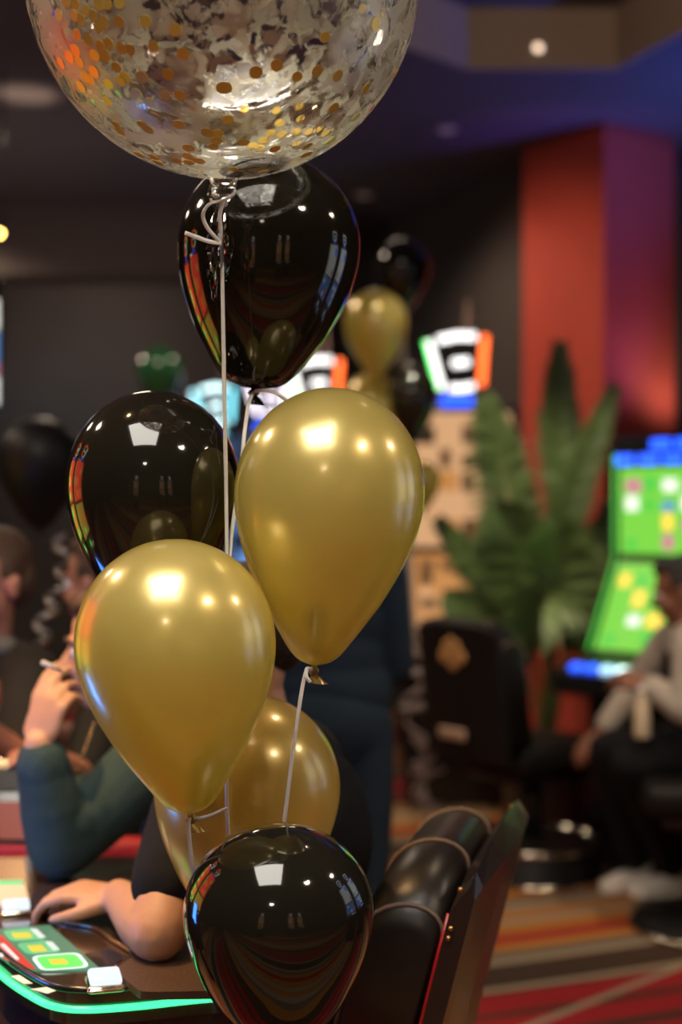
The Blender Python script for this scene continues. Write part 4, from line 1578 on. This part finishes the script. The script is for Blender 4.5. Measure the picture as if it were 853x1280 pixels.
# ---- person in the black T-shirt on the near chair, arm on the terminal
base = V((-0.08, 2.55, 0))
pa = person('person in black T-shirt leaning on the terminal with bare forearm, behind the gold balloons', base)
ac = V((-0.239, -0.971, 0))                    # towards the near (left) shoulder
pel, chest, neck = V((-0.06, 2.56, 0.60)), V((-0.075, 2.53, 0.93)), V((-0.145, 2.50, 1.12))
sh1, el1, wr1 = V((-0.235, 2.41, 1.02)), V((-0.287, 2.225, 0.842)), V((-0.385, 2.455, 0.838))
sh2, el2, wr2 = V((-0.08, 2.70, 1.03)), V((-0.10, 2.80, 0.78)), V((-0.30, 2.74, 0.655))
hc = V((-0.175, 2.49, 1.27))
hR = frame((-1, -0.1, 0), -0.35)
b = Rel(base)
torso(b, pel, chest, neck, ac)
b.chain((neck, 0.060), (neck.lerp(hc, 0.5), 0.056), (hc + V((0.02, 0, -0.04)), 0.06))
head(b, hc, hR)
for s_, e_, w_ in ((sh1, el1, wr1), (sh2, el2, wr2)):
    b.chain((chest.lerp(s_, 0.55) + V((0, 0, 0.05)), 0.07), (s_, 0.066), (s_.lerp(e_, 0.5), 0.054), (e_, 0.047))
    b.chain((e_, 0.047), (e_.lerp(w_, 0.3), 0.048), (e_.lerp(w_, 0.75), 0.036), (w_, 0.029))
hand(b, wr1, V((-0.15, 0.035, 0.0)), (0.05, -0.15, 1), (0.35, 0.55, 0.5), -1, 1.0)
hand(b, wr2, V((-0.15, -0.10, -0.01)), (0, 0, 1), (0.3, 0.4, 0.4), 1, 1.0)
for s_ in (-1, 1):
    legs_seated(b, pel + ac * 0.095 * s_ + V((0, 0, -0.0)), V((-0.33, 2.60, 0.56)) + ac * 0.11 * s_, V((-0.24, 2.62, 0.10)) + ac * 0.11 * s_)
b.build('body', M_SKIN, pa, 0.005, 5)
face_parts(pa, hc, hR, M_HAIRK)
b = Rel(base)
torso(b, pel, chest, neck + V((0, 0, -0.01)), ac, 0.014, 1.02)
b.e(neck + V((0.01, 0, -0.02)), (0.075, 0.085, 0.045))
for s_, e_ in ((sh1, el1), (sh2, el2)):
    hem = s_.lerp(e_, 0.66)
    b.chain((chest.lerp(s_, 0.55) + V((0, 0, 0.05)), 0.084), (s_, 0.080), (s_.lerp(e_, 0.4), 0.074), (hem, 0.072))
b.build('t_shirt', M_BTEE, pa, 0.007, 5)
b = Rel(base)
b.e(pel + V((0, 0, -0.01)), (0.185, 0.175, 0.10))
for s_ in (-1, 1):
    legs_seated(b, pel + ac * 0.095 * s_, V((-0.33, 2.60, 0.56)) + ac * 0.11 * s_, V((-0.24, 2.62, 0.10)) + ac * 0.11 * s_, 0.014)
b.build('trousers', M_BTROUS, pa, 0.010, 3)
for s_ in (-1, 1):
    an = V((-0.24, 2.62, 0.0)) + ac * 0.11 * s_
    shoe(pa, base, an + V((0.06, 0, 0)), an + V((-0.17, 0.03, 0)), M_BLKPLASTIC)

# ---- smoker in the teal long-sleeved shirt
base = V((-0.34, 3.14, 0))
pb = person('person in teal long-sleeved shirt holding a cigarette up to the mouth', base)
ac = V((-0.10, -1, 0)).normalized()
pel, chest, neck = V((-0.30, 3.16, 0.62)), V((-0.33, 3.12, 0.92)), V((-0.40, 3.06, 1.10))
sh1, el1 = V((-0.36, 2.93, 1.01)), V((-0.545, 2.755, 0.85))
wr1 = P(48, 930, 2.72)
hc = V((-0.478, 2.99, 1.215))
hR = frame((-1, -0.25, 0), -0.12)
b = Rel(base)
torso(b, pel, chest, neck, ac)
b.chain((neck, 0.058), (neck.lerp(hc, 0.5), 0.055), (hc + V((0.02, 0.01, -0.04)), 0.06))
head(b, hc, hR)
sh2, el2, wr2 = V((-0.26, 3.30, 1.0)), V((-0.46, 3.36, 0.86)), V((-0.62, 3.16, 0.86))
b.chain((chest.lerp(sh1, 0.55) + V((0, 0, 0.05)), 0.07), (sh1, 0.064), (sh1.lerp(el1, 0.5), 0.052), (el1, 0.045))
b.chain((el1, 0.045), (el1.lerp(wr1, 0.35), 0.047), (el1.lerp(wr1, 0.8), 0.034), (wr1, 0.029))
b.chain((chest.lerp(sh2, 0.55) + V((0, 0, 0.05)), 0.07), (sh2, 0.064), (sh2.lerp(el2, 0.5), 0.052), (el2, 0.045), (el2.lerp(wr2, 0.5), 0.04), (wr2, 0.03))
hd = (P(68, 858, 2.74) - wr1)
ends = hand(b, wr1, hd, (-0.35, -1.0, 0.35), side=-1, k=1.0,
            curls=[(0.75, 0.75, 0.4), (0.65, 0.65, 0.4), (0.42, 0.42, 0.3), (0.30, 0.36, 0.3)],
            thumb=((0.030, 0.020, -0.010), (0.044, 0.050, -0.026), (0.046, 0.078, -0.034), (0.040, 0.100, -0.036)))
hand(b, wr2, V((-0.15, -0.05, -0.01)), (0, 0, 1), (0.3, 0.4, 0.4), 1)
for s_ in (-1, 1):
    legs_seated(b, pel + ac * 0.095 * s_, V((-0.66, 3.25, 0.60)) + ac * 0.10 * s_, V((-0.62, 3.30, 0.12)) + ac * 0.10 * s_)
b.build('body', M_SKIN, pb, 0.005, 4)
face_parts(pb, hc, hR, M_HAIRB, bald=False)
b = Rel(base)
torso(b, pel, chest, neck + V((0, 0, -0.01)), ac, 0.016)
b.e(neck + V((0.01, 0, -0.03)), (0.078, 0.085, 0.045))
cuff = el1.lerp(wr1, 0.80)
b.chain((chest.lerp(sh1, 0.55) + V((0, 0, 0.05)), 0.088), (sh1, 0.084), (sh1.lerp(el1, 0.5), 0.074), (el1, 0.064))
b.chain((el1, 0.064), (el1.lerp(wr1, 0.4), 0.062), (cuff, 0.050))
b.e(el1.lerp(wr1, 0.12) + V((0.03, 0, 0.02)), (0.05, 0.045, 0.05))
b.chain((chest.lerp(sh2, 0.55) + V((0, 0, 0.05)), 0.085), (sh2, 0.080), (sh2.lerp(el2, 0.5), 0.07), (el2, 0.060), (el2.lerp(wr2, 0.85), 0.046))
b.build('shirt', M_TEAL, pb, 0.007, 4)
b = Rel(base)
b.c(el1.lerp(wr1, 0.70), 0.053, el1.lerp(wr1, 0.82), 0.052)
b.build('cuff', M_TEAL, pb, 0.006, 2)
b = Rel(base)
b.e(pel + V((0, 0, -0.01)), (0.18, 0.17, 0.10))
for s_ in (-1, 1):
    legs_seated(b, pel + ac * 0.095 * s_, V((-0.66, 3.25, 0.60)) + ac * 0.10 * s_, V((-0.62, 3.30, 0.12)) + ac * 0.10 * s_, 0.014)
b.build('trousers', M_NAVY, pb, 0.010, 3)
for s_ in (-1, 1):
    an = V((-0.62, 3.30, 0.0)) + ac * 0.10 * s_
    shoe(pb, base, an + V((0.05, 0, 0)), an + V((-0.20, 0.02, 0)), M_BLKPLASTIC)
# necklace chain on the shirt front
bm = bmesh.new()
for j in range(9):
    p = P(118 - j * 2.6, 905 + j * 7.2, 2.90) - base
    bmesh.ops.create_uvsphere(bm, u_segments=8, v_segments=6, radius=0.004, matrix=Matrix.Translation(p))
done('necklace', bm, M_BRASS, pb)

# cigarette between the first two fingers
c0_, c1_ = P(84, 842, 2.70), P(53, 828, 2.66)
t = empty('cigarette', c1_)
tag(t, 'thin white cigarette pinched between the fingers at the mouth', 'cigarette')
bm = bmesh.new()
tube(bm, [V((0, 0, 0)), (c0_ - c1_) * 0.7], 0.0045, 12)
done('paper_tube', bm, M_ASH, t)
bm = bmesh.new()
tube(bm, [(c0_ - c1_) * 0.7, (c0_ - c1_)], 0.0046, 12)
done('filter', bm, M_FILTER, t)

# ---- person behind the smoker
base = V((-0.55, 3.75, 0))
pc = person('person in dark clothes whose brown hair shows above the smoker', base)
ac = V((-0.1, -1, 0)).normalized()
pel, chest, neck = V((-0.52, 3.75, 0.64)), V((-0.54, 3.74, 0.98)), V((-0.58, 3.72, 1.17))
hc = V((-0.625, 3.70, 1.315))
hR = frame((-1, 0.5, 0), -0.1)
sh1, el1, wr1 = V((-0.56, 3.56, 1.08)), V((-0.62, 3.40, 0.86)), V((-0.66, 3.22, 0.94))
sh2, el2, wr2 = V((-0.50, 3.93, 1.08)), V((-0.62, 3.98, 0.86)), V((-0.80, 3.86, 0.90))
b = Rel(base)
torso(b, pel, chest, neck, ac)
b.chain((neck, 0.056), (hc + V((0.02, 0, -0.05)), 0.058))
head(b, hc, hR)
for s_, e_, w_ in ((sh1, el1, wr1), (sh2, el2, wr2)):
    b.chain((chest.lerp(s_, 0.55) + V((0, 0, 0.05)), 0.068), (s_, 0.062), (s_.lerp(e_, 0.5), 0.052), (e_, 0.045), (e_.lerp(w_, 0.5), 0.04), (w_, 0.029))
hand(b, wr1, V((-0.04, -0.13, 0.05)), (0, 0.3, 1), (0.3, 0.4, 0.4), -1)
hand(b, wr2, V((-0.12, -0.05, 0)), (0, 0, 1), (0.3, 0.4, 0.4), 1)
for s_ in (-1, 1):
    legs_seated(b, pel + ac * 0.095 * s_, V((-0.72, 3.63, 0.60)) + ac * 0.10 * s_, V((-0.70, 3.64, 0.12)) + ac * 0.10 * s_)
b.build('body', M_SKIN2, pc, 0.006, 4)
face_parts(pc, hc, hR, M_HAIRB)
b = Rel(base)
torso(b, pel, chest, neck + V((0, 0, -0.01)), ac, 0.016)
for s_, e_, w_ in ((sh1, el1, wr1), (sh2, el2, wr2)):
    b.chain((chest.lerp(s_, 0.55) + V((0, 0, 0.05)), 0.082), (s_, 0.078), (s_.lerp(e_, 0.5), 0.068), (s_.lerp(e_, 0.9), 0.060))
b.build('shirt', M_JACKET, pc, 0.009, 3)
b = Rel(base)
for s_ in (-1, 1):
    legs_seated(b, pel + ac * 0.095 * s_, V((-0.72, 3.63, 0.60)) + ac * 0.10 * s_, V((-0.70, 3.64, 0.12)) + ac * 0.10 * s_, 0.014)
b.e(pel, (0.17, 0.17, 0.10))
b.build('trousers', M_BTROUS, pc, 0.011, 3)
for s_ in (-1, 1):
    an = V((-0.70, 3.64, 0.0)) + ac * 0.10 * s_
    shoe(pc, base, an + V((0.05, 0.03, 0)), an + V((-0.13, -0.09, 0)), M_BLKPLASTIC)

# ---- man at the far left edge, facing the viewer
base = V((-0.93, 3.62, 0))
pd = person('man in black jacket with short brown hair, cut off by the left edge', base)
ac = V((1, -0.35, 0)).normalized()
pel, chest, neck = V((-0.96, 3.66, 0.66)), V((-0.93, 3.60, 1.00)), V((-0.885, 3.55, 1.18))
hc = V((-0.872, 3.52, 1.325))
hR = frame((-0.62, -0.80, 0), -0.08)
sh1, el1, wr1 = V((-0.77, 3.52, 1.09)), V((-0.74, 3.32, 0.90)), V((-0.80, 3.16, 1.02))
sh2, el2, wr2 = V((-1.11, 3.66, 1.09)), V((-1.20, 3.44, 0.90)), V((-1.05, 3.25, 0.95))
b = Rel(base)
torso(b, pel, chest, neck, ac)
b.chain((neck, 0.060), (hc + V((0, 0.01, -0.05)), 0.060))
head(b, hc, hR, 1.02)
for s_, e_, w_ in ((sh1, el1, wr1), (sh2, el2, wr2)):
    b.chain((chest.lerp(s_, 0.55) + V((0, 0, 0.05)), 0.07), (s_, 0.066), (s_.lerp(e_, 0.5), 0.055), (e_, 0.047), (e_.lerp(w_, 0.5), 0.043), (w_, 0.030))
hand(b, wr1, V((0.02, -0.06, 0.10)), (0.6, -0.6, 0.2), (0.5, 0.6, 0.4), 1)
hand(b, wr2, V((0.12, -0.05, 0.0)), (0, 0, 1), (0.3, 0.4, 0.4), -1)
for s_ in (-1, 1):
    legs_seated(b, pel + ac * 0.095 * s_, V((-1.0, 3.28, 0.62)) + ac * 0.11 * s_, V((-1.0, 3.32, 0.12)) + ac * 0.11 * s_)
b.build('body', M_SKIN2, pd, 0.006, 4)
face_parts(pd, hc, hR, M_HAIRB, 1.02)
b = Rel(base)
torso(b, pel, chest, neck + V((0, 0, -0.01)), ac, 0.020)
for s_, e_, w_ in ((sh1, el1, wr1), (sh2, el2, wr2)):
    b.chain((chest.lerp(s_, 0.55) + V((0, 0, 0.05)), 0.088), (s_, 0.084), (s_.lerp(e_, 0.5), 0.074), (s_.lerp(e_, 0.92), 0.066))
b.build('jacket', M_JACKET, pd, 0.009, 3)
b = Rel(base)
b.e(neck + V((0.0, -0.02, -0.015)), (0.085, 0.085, 0.040))
b.build('collar', mat('grey_collar', (0.12, 0.12, 0.12), 0.9, vary=0.2), pd, 0.006, 3)
b = Rel(base)
for s_ in (-1, 1):
    legs_seated(b, pel + ac * 0.095 * s_, V((-1.0, 3.28, 0.62)) + ac * 0.11 * s_, V((-1.0, 3.32, 0.12)) + ac * 0.11 * s_, 0.014)
b.e(pel, (0.18, 0.17, 0.10))
b.build('trousers', M_BTROUS, pd, 0.011, 3)
for s_ in (-1, 1):
    an = V((-1.0, 3.32, 0.0)) + ac * 0.11 * s_
    shoe(pd, base, an + V((0, 0.05, 0)), an + V((0.02, -0.2, 0)), M_BLKPLASTIC)

# ---- standing person, back turned, seen between the balloons
base = V((-0.03, 4.05, 0))
pf = person('person standing in dark navy clothes, seen from behind between the gold balloons', base)
ac = V((-1, 0.25, 0)).normalized()
pel, chest, neck = V((-0.03, 4.05, 0.93)), V((-0.04, 4.06, 1.22)), V((-0.04, 4.07, 1.43))
hc = V((-0.045, 4.09, 1.565))
hR = frame((-0.2, 1, 0), -0.15)
b = Rel(base)
torso(b, pel, chest, neck, ac)
b.chain((neck, 0.055), (hc + V((0, -0.01, -0.05)), 0.056))
head(b, hc, hR)
arms = []
for s_ in (-1, 1):
    s0, e0, w0 = chest + ac * 0.165 * s_ + V((0, 0, 0.11)), chest + ac * 0.20 * s_ + V((0, 0.05, -0.16)), chest + ac * 0.13 * s_ + V((0, 0.20, -0.22))
    arms.append((s0, e0, w0))
    b.chain((chest + V((0, 0, 0.13)), 0.07), (s0, 0.058), (e0, 0.043), (w0, 0.029))
    hand(b, w0, V((-0.3 * ac.x * s_, 1, -0.1)), (0, 0, 1), (0.4, 0.5, 0.4), s_)
    h_, k_, a_ = pel + ac * 0.09 * s_ + V((0, 0, -0.05)), V((base.x, base.y - 0.01, 0.48)) + ac * 0.10 * s_, V((base.x, base.y, 0.09)) + ac * 0.11 * s_
    legs_seated(b, h_, k_, a_)
b.build('body', M_SKIN2, pf, 0.008, 4)
face_parts(pf, hc, hR, M_HAIRK)
b = Rel(base)
torso(b, pel + V((0, 0, 0.06)), chest, neck + V((0, 0, -0.01)), ac, 0.014)
for s0, e0, w0 in arms:
    b.chain((chest + V((0, 0, 0.13)), 0.08), (s0, 0.070), (e0, 0.056), (e0.lerp(w0, 0.9), 0.042))
b.build('top', M_NAVY, pf, 0.010, 3)
b = Rel(base)
b.e(pel + V((0, -0.02, -0.03)), (0.178, 0.145, 0.15))
for s_ in (-1, 1):
    h_, k_, a_ = pel + ac * 0.09 * s_ + V((0, 0, -0.05)), V((base.x, base.y - 0.01, 0.48)) + ac * 0.10 * s_, V((base.x, base.y, 0.09)) + ac * 0.11 * s_
    legs_seated(b, h_, k_, a_, 0.014)
b.build('jeans', M_NAVY, pf, 0.010, 3)
for s_ in (-1, 1):
    an = V((base.x, base.y, 0)) + ac * 0.11 * s_
    shoe(pf, base, an + V((0, -0.06, 0)), an + V((-0.02, 0.19, 0)), M_BLKPLASTIC)

# ---- player at the right edge: pale sweater, black trousers, white shoes
base = V((1.33, 5.2, 0))
pe = person('person in pale sweater, black trousers and white shoes, cut off by the right edge', base)
ac = V((-0.1, -1, 0)).normalized()
pel, chest, neck = V((1.36, 5.26, 0.64)), V((1.33, 5.26, 0.93)), V((1.29, 5.27, 1.09))
hc = V((1.262, 5.28, 1.205))
hR = frame((-1, 0.35, 0), -0.25)
sh1, el1, wr1 = V((1.26, 5.09, 1.01)), V((1.22, 5.03, 0.80)), P(806, 852, 5.16)
sh2, el2, wr2 = V((1.26, 5.44, 1.00)), V((1.13, 5.52, 0.80)), P(752, 915, 5.48)
kn = [V((1.02, 5.46, 0.58)), V((1.06, 5.20, 0.58))]
an_ = [V((1.17, 5.63, 0.11)), V((1.30, 5.55, 0.11))]
b = Rel(base)
torso(b, pel, chest, neck, ac)
b.chain((neck, 0.056), (hc + V((0.02, 0, -0.05)), 0.058))
head(b, hc, hR)
for s_, e_, w_ in ((sh1, el1, wr1), (sh2, el2, wr2)):
    b.chain((chest.lerp(s_, 0.55) + V((0, 0, 0.05)), 0.068), (s_, 0.062), (s_.lerp(e_, 0.5), 0.052), (e_, 0.044), (e_.lerp(w_, 0.5), 0.04), (w_, 0.029))
hand(b, wr1, V((-0.10, 0.06, 0.03)), (0, -0.5, 1), (0.6, 0.8, 0.5), -1)
hand(b, wr2, V((-0.10, -0.02, -0.09)), (-0.6, -0.4, 0.6), (0.35, 0.45, 0.4), 1)
for s_, (k_, a_) in zip((1, -1), zip(kn[::-1], an_[::-1])):
    legs_seated(b, pel + ac * 0.095 * s_, k_, a_)
b.build('body', M_SKIN3, pe, 0.006, 4)
face_parts(pe, hc, hR, M_HAIRK)
b = Rel(base)
torso(b, pel + V((0, 0, 0.06)), chest, neck, ac, 0.014)
for s_, e_, w_ in ((sh1, el1, wr1), (sh2, el2, wr2)):
    b.chain((chest.lerp(s_, 0.55) + V((0, 0, 0.05)), 0.082), (s_, 0.076), (s_.lerp(e_, 0.5), 0.066), (e_, 0.058), (e_.lerp(w_, 0.8), 0.046))
b.build('sweater', M_GREYSW, pe, 0.009, 3)
b = Rel(base)
torso(b, pel + V((0, 0, 0.05)), chest + V((0, 0, -0.04)), neck + V((0, 0, -0.07)), ac, 0.024)
b.build('vest', M_BTROUS, pe, 0.010, 3)
b = Rel(base)
b.e(pel, (0.18, 0.18, 0.12))
for s_, (k_, a_) in zip((1, -1), zip(kn[::-1], an_[::-1])):
    legs_seated(b, pel + ac * 0.095 * s_, k_, k_.lerp(a_, 0.95), 0.022)
b.build('trousers', M_BTROUS, pe, 0.010, 3)
shoe(pe, base, V((1.22, 5.64, 0)), V((1.02, 5.58, 0)), M_WSHOE)
shoe(pe, base, V((1.35, 5.55, 0)), V((1.125, 5.52, 0)), M_WSHOE)
# pale bottle resting on the lap
p0 = P(803, 922, 5.12)
bt = empty('drink_bottle', p0)
tag(bt, 'slim pale bottle standing on the black trousers of the player', 'bottle')
bm = bmesh.new()
lathe(bm, [(0, 0), (0.028, 0.0), (0.030, 0.01), (0.030, 0.12), (0.014, 0.15), (0.014, 0.17)], 20)
done('bottle_body', bm, mat('pale_bottle', (0.62, 0.52, 0.36), 0.4, vary=0.08), bt)
bm = bmesh.new()
lathe(bm, [(0.016, 0.165), (0.016, 0.185), (0, 0.186)], 16)
done('cap', bm, M_GLINT_CAP, bt)

# padded rail between the terminals
t = empty('padded_rail', (-0.60, 3.05, 0), 0.0)
tag(t, 'red upholstered padded rail showing under the teal sleeve', 'rail')
bm = bmesh.new()
box(bm, (0.02, -0.02, 0.69), (0.36, 0.06, 0.24), None, 0.028, 3)
done('pad', bm, M_REDUP, t)
for x in (-0.13, 0.17):
    bm = bmesh.new()
    tube(bm, [(x, -0.02, 0), (x, -0.02, 0.60)], 0.014, 10)
    done('post', bm, M_BLKPLASTIC, t)
# stools under the other seated people
for i, (x, y, z, lab) in enumerate(((-0.30, 3.18, 0.50, 'dark round stool under the smoker in teal'), (-0.52, 3.76, 0.52, 'dark round stool under the brown haired person'),
                                    (-0.96, 3.68, 0.54, 'dark round stool under the man at the left edge'))):
    t = empty('bar_stool', (x, y, 0))
    tag(t, lab, 'stool', 'stools round the terminal')
    bm = bmesh.new()
    lathe(bm, [(0, z - 0.08), (0.17, z - 0.08), (0.185, z - 0.05), (0.18, z - 0.015), (0.15, z), (0, z)], 28)
    done('seat', bm, M_LEATHER, t)
    bm = bmesh.new()
    lathe(bm, [(0.03, 0.02), (0.03, z - 0.07)], 16)
    done('pedestal', bm, M_CHROME, t)
    bm = bmesh.new()
    lathe(bm, [(0, 0.03), (0.16, 0.022), (0.20, 0.006), (0.20, 0)], 28)
    done('base', bm, M_CHROME, t)


# ------------------------------------------------------------------ far balloon bunch
FG = 'balloons of the far bunch'
Y2 = 6.1


def far(name, label, cx, cy, wpx, hpx, Y, m, group=FG):
    top, bot = P(cx, cy - hpx / 2, Y), P(cx, cy + hpx / 2, Y)
    return latex_balloon(name, label, top, bot, wpx / 2 * Y / F, m, group, n=36)


far('black_balloon', 'blurred black balloon topping the far bunch', 504, 345, 68, 92, 6.35, M_BLACK)
far('gold_balloon', 'blurred gold balloon upper one of the far bunch', 470, 417, 80, 108, 6.0, M_GOLD)
far('gold_balloon', 'blurred gold balloon just above the large gold balloon at right', 464, 520, 76, 108, 6.15, M_GOLD)
far('black_balloon', 'blurred black balloon lower one beside the amber slot machine', 516, 505, 62, 100, 6.05, M_BLACK)
far('gold_balloon', 'blurred pale gold balloon peeking out right of the large gold balloon', 530, 607, 42, 62, 6.4, M_GOLD)
fr_ = empty('balloon_ribbon', (P(537, 1085, 6.1).x, 6.1, 0))
tag(fr_, 'curled white ribbons hanging under the far balloon bunch', 'ribbon')
org = V(fr_.location)
for pts in ([P(516, 556, 6.05), P(512, 640, 6.08), P(510, 720, 6.1), P(518, 800, 6.1)], [P(464, 575, 6.12), P(484, 680, 6.1), P(500, 750, 6.1), P(520, 815, 6.1)],
            [P(504, 392, 6.3), P(508, 560, 6.2), P(514, 720, 6.12), P(519, 800, 6.1)]):
    bm = bmesh.new()
    strip(bm, [p - org for p in catmull(pts, 8)], 0.022, 0.001, V((0.2, -1, 0)), 1.0)
    done('ribbon_strand', bm, M_FARRIB, fr_)
for k_, (x0, y0, x1, y1, turns, rad) in enumerate(((516, 800, 534, 1000, 7, 0.045), (522, 805, 524, 960, 5, 0.05), (526, 930, 537, 1080, 5, 0.022))):
    bm = bmesh.new()
    a_, b_ = P(x0, y0, 6.1), P(x1, y1, 6.1)
    pts = []
    for j in range(turns * 14 + 1):
        t = j / (turns * 14)
        an = t * turns * 2 * math.pi + k_ * 2
        rr = rad * (0.55 + 0.75 * abs(math.sin(5.3 * t + k_ * 1.7)))
        pts.append(a_.lerp(b_, t) - org + V((math.cos(an) * rr + 0.025 * math.sin(9 * t + k_), math.sin(an) * rr, 0.03 * math.sin(an * 0.7))))
    strip(bm, pts, 0.020, 0.001, lambda t, T=turns, k2=k_: V((math.cos(t * T * 2 * math.pi + k2 * 2), math.sin(t * T * 2 * math.pi + k2 * 2), 0.1)))
    done('ribbon_curl', bm, M_FARRIB, fr_)
bm = bmesh.new()
strip(bm, [p - org for p in [P(530, 980, 6.1), P(536, 1040, 6.1), P(537, 1080, 6.1), org + V((0, 0, 0.08))]], 0.02, 0.001)
done('ribbon_strand', bm, M_FARRIB, fr_)
bm = bmesh.new()
lathe(bm, [(0, 0), (0.05, 0), (0.055, 0.02), (0.04, 0.07), (0.02, 0.085), (0, 0.086)], 20)
done('weight', bm, M_BRASS, fr_)

# green balloon and left dark balloon
gb = far('green_balloon', 'blurred dark green balloon above the left black balloon', 200, 470, 58, 72, 8.6, M_GREEN_LATEX, 'balloons along the left')
bbl = far('black_balloon', 'blurred black balloon trailing a silver ribbon above the seated man', 50, 592, 108, 142, 4.4, M_BLACKM, 'balloons along the left')
fr2 = empty('silver_ribbon', (P(72, 960, 4.4).x, 4.4, 0))
tag(fr2, 'curled silver ribbon hanging beside the seated man', 'ribbon')
org = V(fr2.location)
bm = bmesh.new()
pts = []
a_, b_ = P(70, 664, 4.4), P(64, 860, 4.4)
for j in range(85):
    t = j / 84
    an = t * 6 * 2 * math.pi
    pts.append(a_.lerp(b_, t) - org + V((math.cos(an) * 0.030, math.sin(an) * 0.03, 0)) + V((0.035 * math.sin(t * 7), 0, 0)))
strip(bm, pts, 0.020, 0.001, lambda t: V((math.cos(t * 12 * math.pi), math.sin(t * 12 * math.pi), 0.1)))
done('ribbon_curl', bm, M_SILVER, fr2)
bm = bmesh.new()
strip(bm, [b_ - org, V((0.0, 0, 0.5)), V((0, 0, 0.06))], 0.018, 0.001)
done('ribbon_strand', bm, M_SILVER, fr2)
bm = bmesh.new()
lathe(bm, [(0, 0), (0.05, 0), (0.055, 0.02), (0.04, 0.06), (0, 0.07)], 20)
done('weight', bm, M_SILVER, fr2)
grb = empty('balloon_ribbon', (gb.location.x, gb.location.y, 0))
tag(grb, 'thin ribbon below the blurred green balloon', 'ribbon')
bm = bmesh.new()
strip(bm, [V((0, 0, gb.location.z - 0.01)), V((0.03, 0, 1.2)), V((0, 0, 0.05))], 0.008, 0.001)
done('ribbon_strand', bm, M_RIBBON, grb)
bm = bmesh.new()
lathe(bm, [(0, 0), (0.05, 0), (0.055, 0.02), (0.04, 0.06), (0, 0.07)], 16)
done('weight', bm, M_BRASS, grb)


# ------------------------------------------------------------------ palm
PX, PY = 0.97, 6.65
palm = empty('potted_palm', (PX, PY, 0))
tag(palm, 'big green potted palm with feathery fronds before the red column', 'plant')
bm = bmesh.new()
lathe(bm, [(0, 0), (0.17, 0), (0.20, 0.05), (0.235, 0.40), (0.25, 0.43), (0.235, 0.44), (0.22, 0.40), (0, 0.40)], 32, cap=False)
pot = done('pot', bm, M_POT, palm)
bm = bmesh.new()
lathe(bm, [(0, 0.415), (0.12, 0.412), (0.219, 0.405)], 24, cap=False)
done('soil', bm, M_SOIL, pot)
org = V((PX, PY, 0))


def frond(ctrl, leaf=0.24, nl=34, droop=0.5, flat=V((0, -1, 0)), start=0.25):
    pts = catmull([p - org for p in ctrl], 14)
    bm = bmesh.new()
    N_ = len(pts)
    tube(bm, pts, [0.011 * (1 - 0.8 * i / N_) for i in range(N_)], 6)
    for i in range(nl):
        t = start + (1 - start) * (i + 0.5) / nl
        f_ = t * (N_ - 1)
        a = int(f_)
        p = pts[a].lerp(pts[min(a + 1, N_ - 1)], f_ - a)
        d = (pts[min(a + 1, N_ - 1)] - pts[max(a - 1, 0)]).normalized()
        side = d.cross(flat).normalized()
        s_ = (t - start) / (1 - start)
        ln = leaf * (0.45 + 0.75 * math.sin(math.pi * min(1, s_ * 0.9 + 0.12))) * random.uniform(0.9, 1.08)
        for sg in (-1, 1):
            dir_ = (side * sg * 0.80 + d * (0.55 + 0.5 * s_) + flat * random.uniform(-0.12, 0.22)).normalized()
            wv = dir_.cross(flat).normalized() * 0.017
            q = []
            for k, u in enumerate((0, 0.3, 0.65, 1.0)):
                c = p + dir_ * ln * u + V((0, 0, -1)) * droop * ln * u * u * 0.5
                q.append((c, (0.45, 1.0, 0.8, 0.06)[k]))
            prev = None
            for c, ww in q:
                cur = (bm.verts.new(c + wv * ww), bm.verts.new(c + flat * 0.004 * ww), bm.verts.new(c - wv * ww))
                if prev:
                    bm.faces.new((prev[0], cur[0], cur[1], prev[1]))
                    bm.faces.new((prev[1], cur[1], cur[2], prev[2]))
                prev = cur
    return done('frond', bm, M_LEAF, palm, recalc=False)


crown = lambda: V((PX + random.uniform(-0.04, 0.04), PY + random.uniform(-0.04, 0.04), 0.42))
Yp = PY
FR = [([(706, 640, 0.0), (700, 540, 0.05), (700, 432, 0.02)], 0.145, 0.2), ([(697, 690, -0.1), (722, 600, -0.15), (768, 484, -0.2)], 0.120, 0.3),
      ([(664, 720, -0.15), (634, 600, -0.2), (608, 500, -0.25)], 0.21, 0.8), ([(672, 760, -0.25), (655, 690, -0.35), (622, 640, -0.45)], 0.27, 0.8),
      ([(720, 740, 0.05), (760, 650, 0.05), (806, 566, 0.0)], 0.085, 0.2), ([(650, 780, -0.15), (600, 710, -0.2), (550, 650, -0.25)], 0.12, 0.6),
      ([(690, 770, -0.3), (700, 700, -0.42), (694, 660, -0.5)], 0.27, 0.9), ([(640, 800, -0.2), (600, 765, -0.3), (560, 745, -0.4)], 0.14, 0.6),
      ([(720, 800, -0.2), (738, 770, -0.25), (755, 775, -0.3)], 0.12, 0.6), ([(665, 800, -0.3), (680, 750, -0.5), (700, 770, -0.6)], 0.20, 0.8)]
for ctrl, lf, dr in FR:
    pts = [crown()] + [P(x, y, Yp + dy) for x, y, dy in ctrl]
    pts.insert(1, pts[0].lerp(pts[1], 0.45) + V((0, 0, 0.06)))
    frond(pts, lf, 36, dr, V((0.1 * random.uniform(-1, 1), -1, 0.25)).normalized(), 0.42)
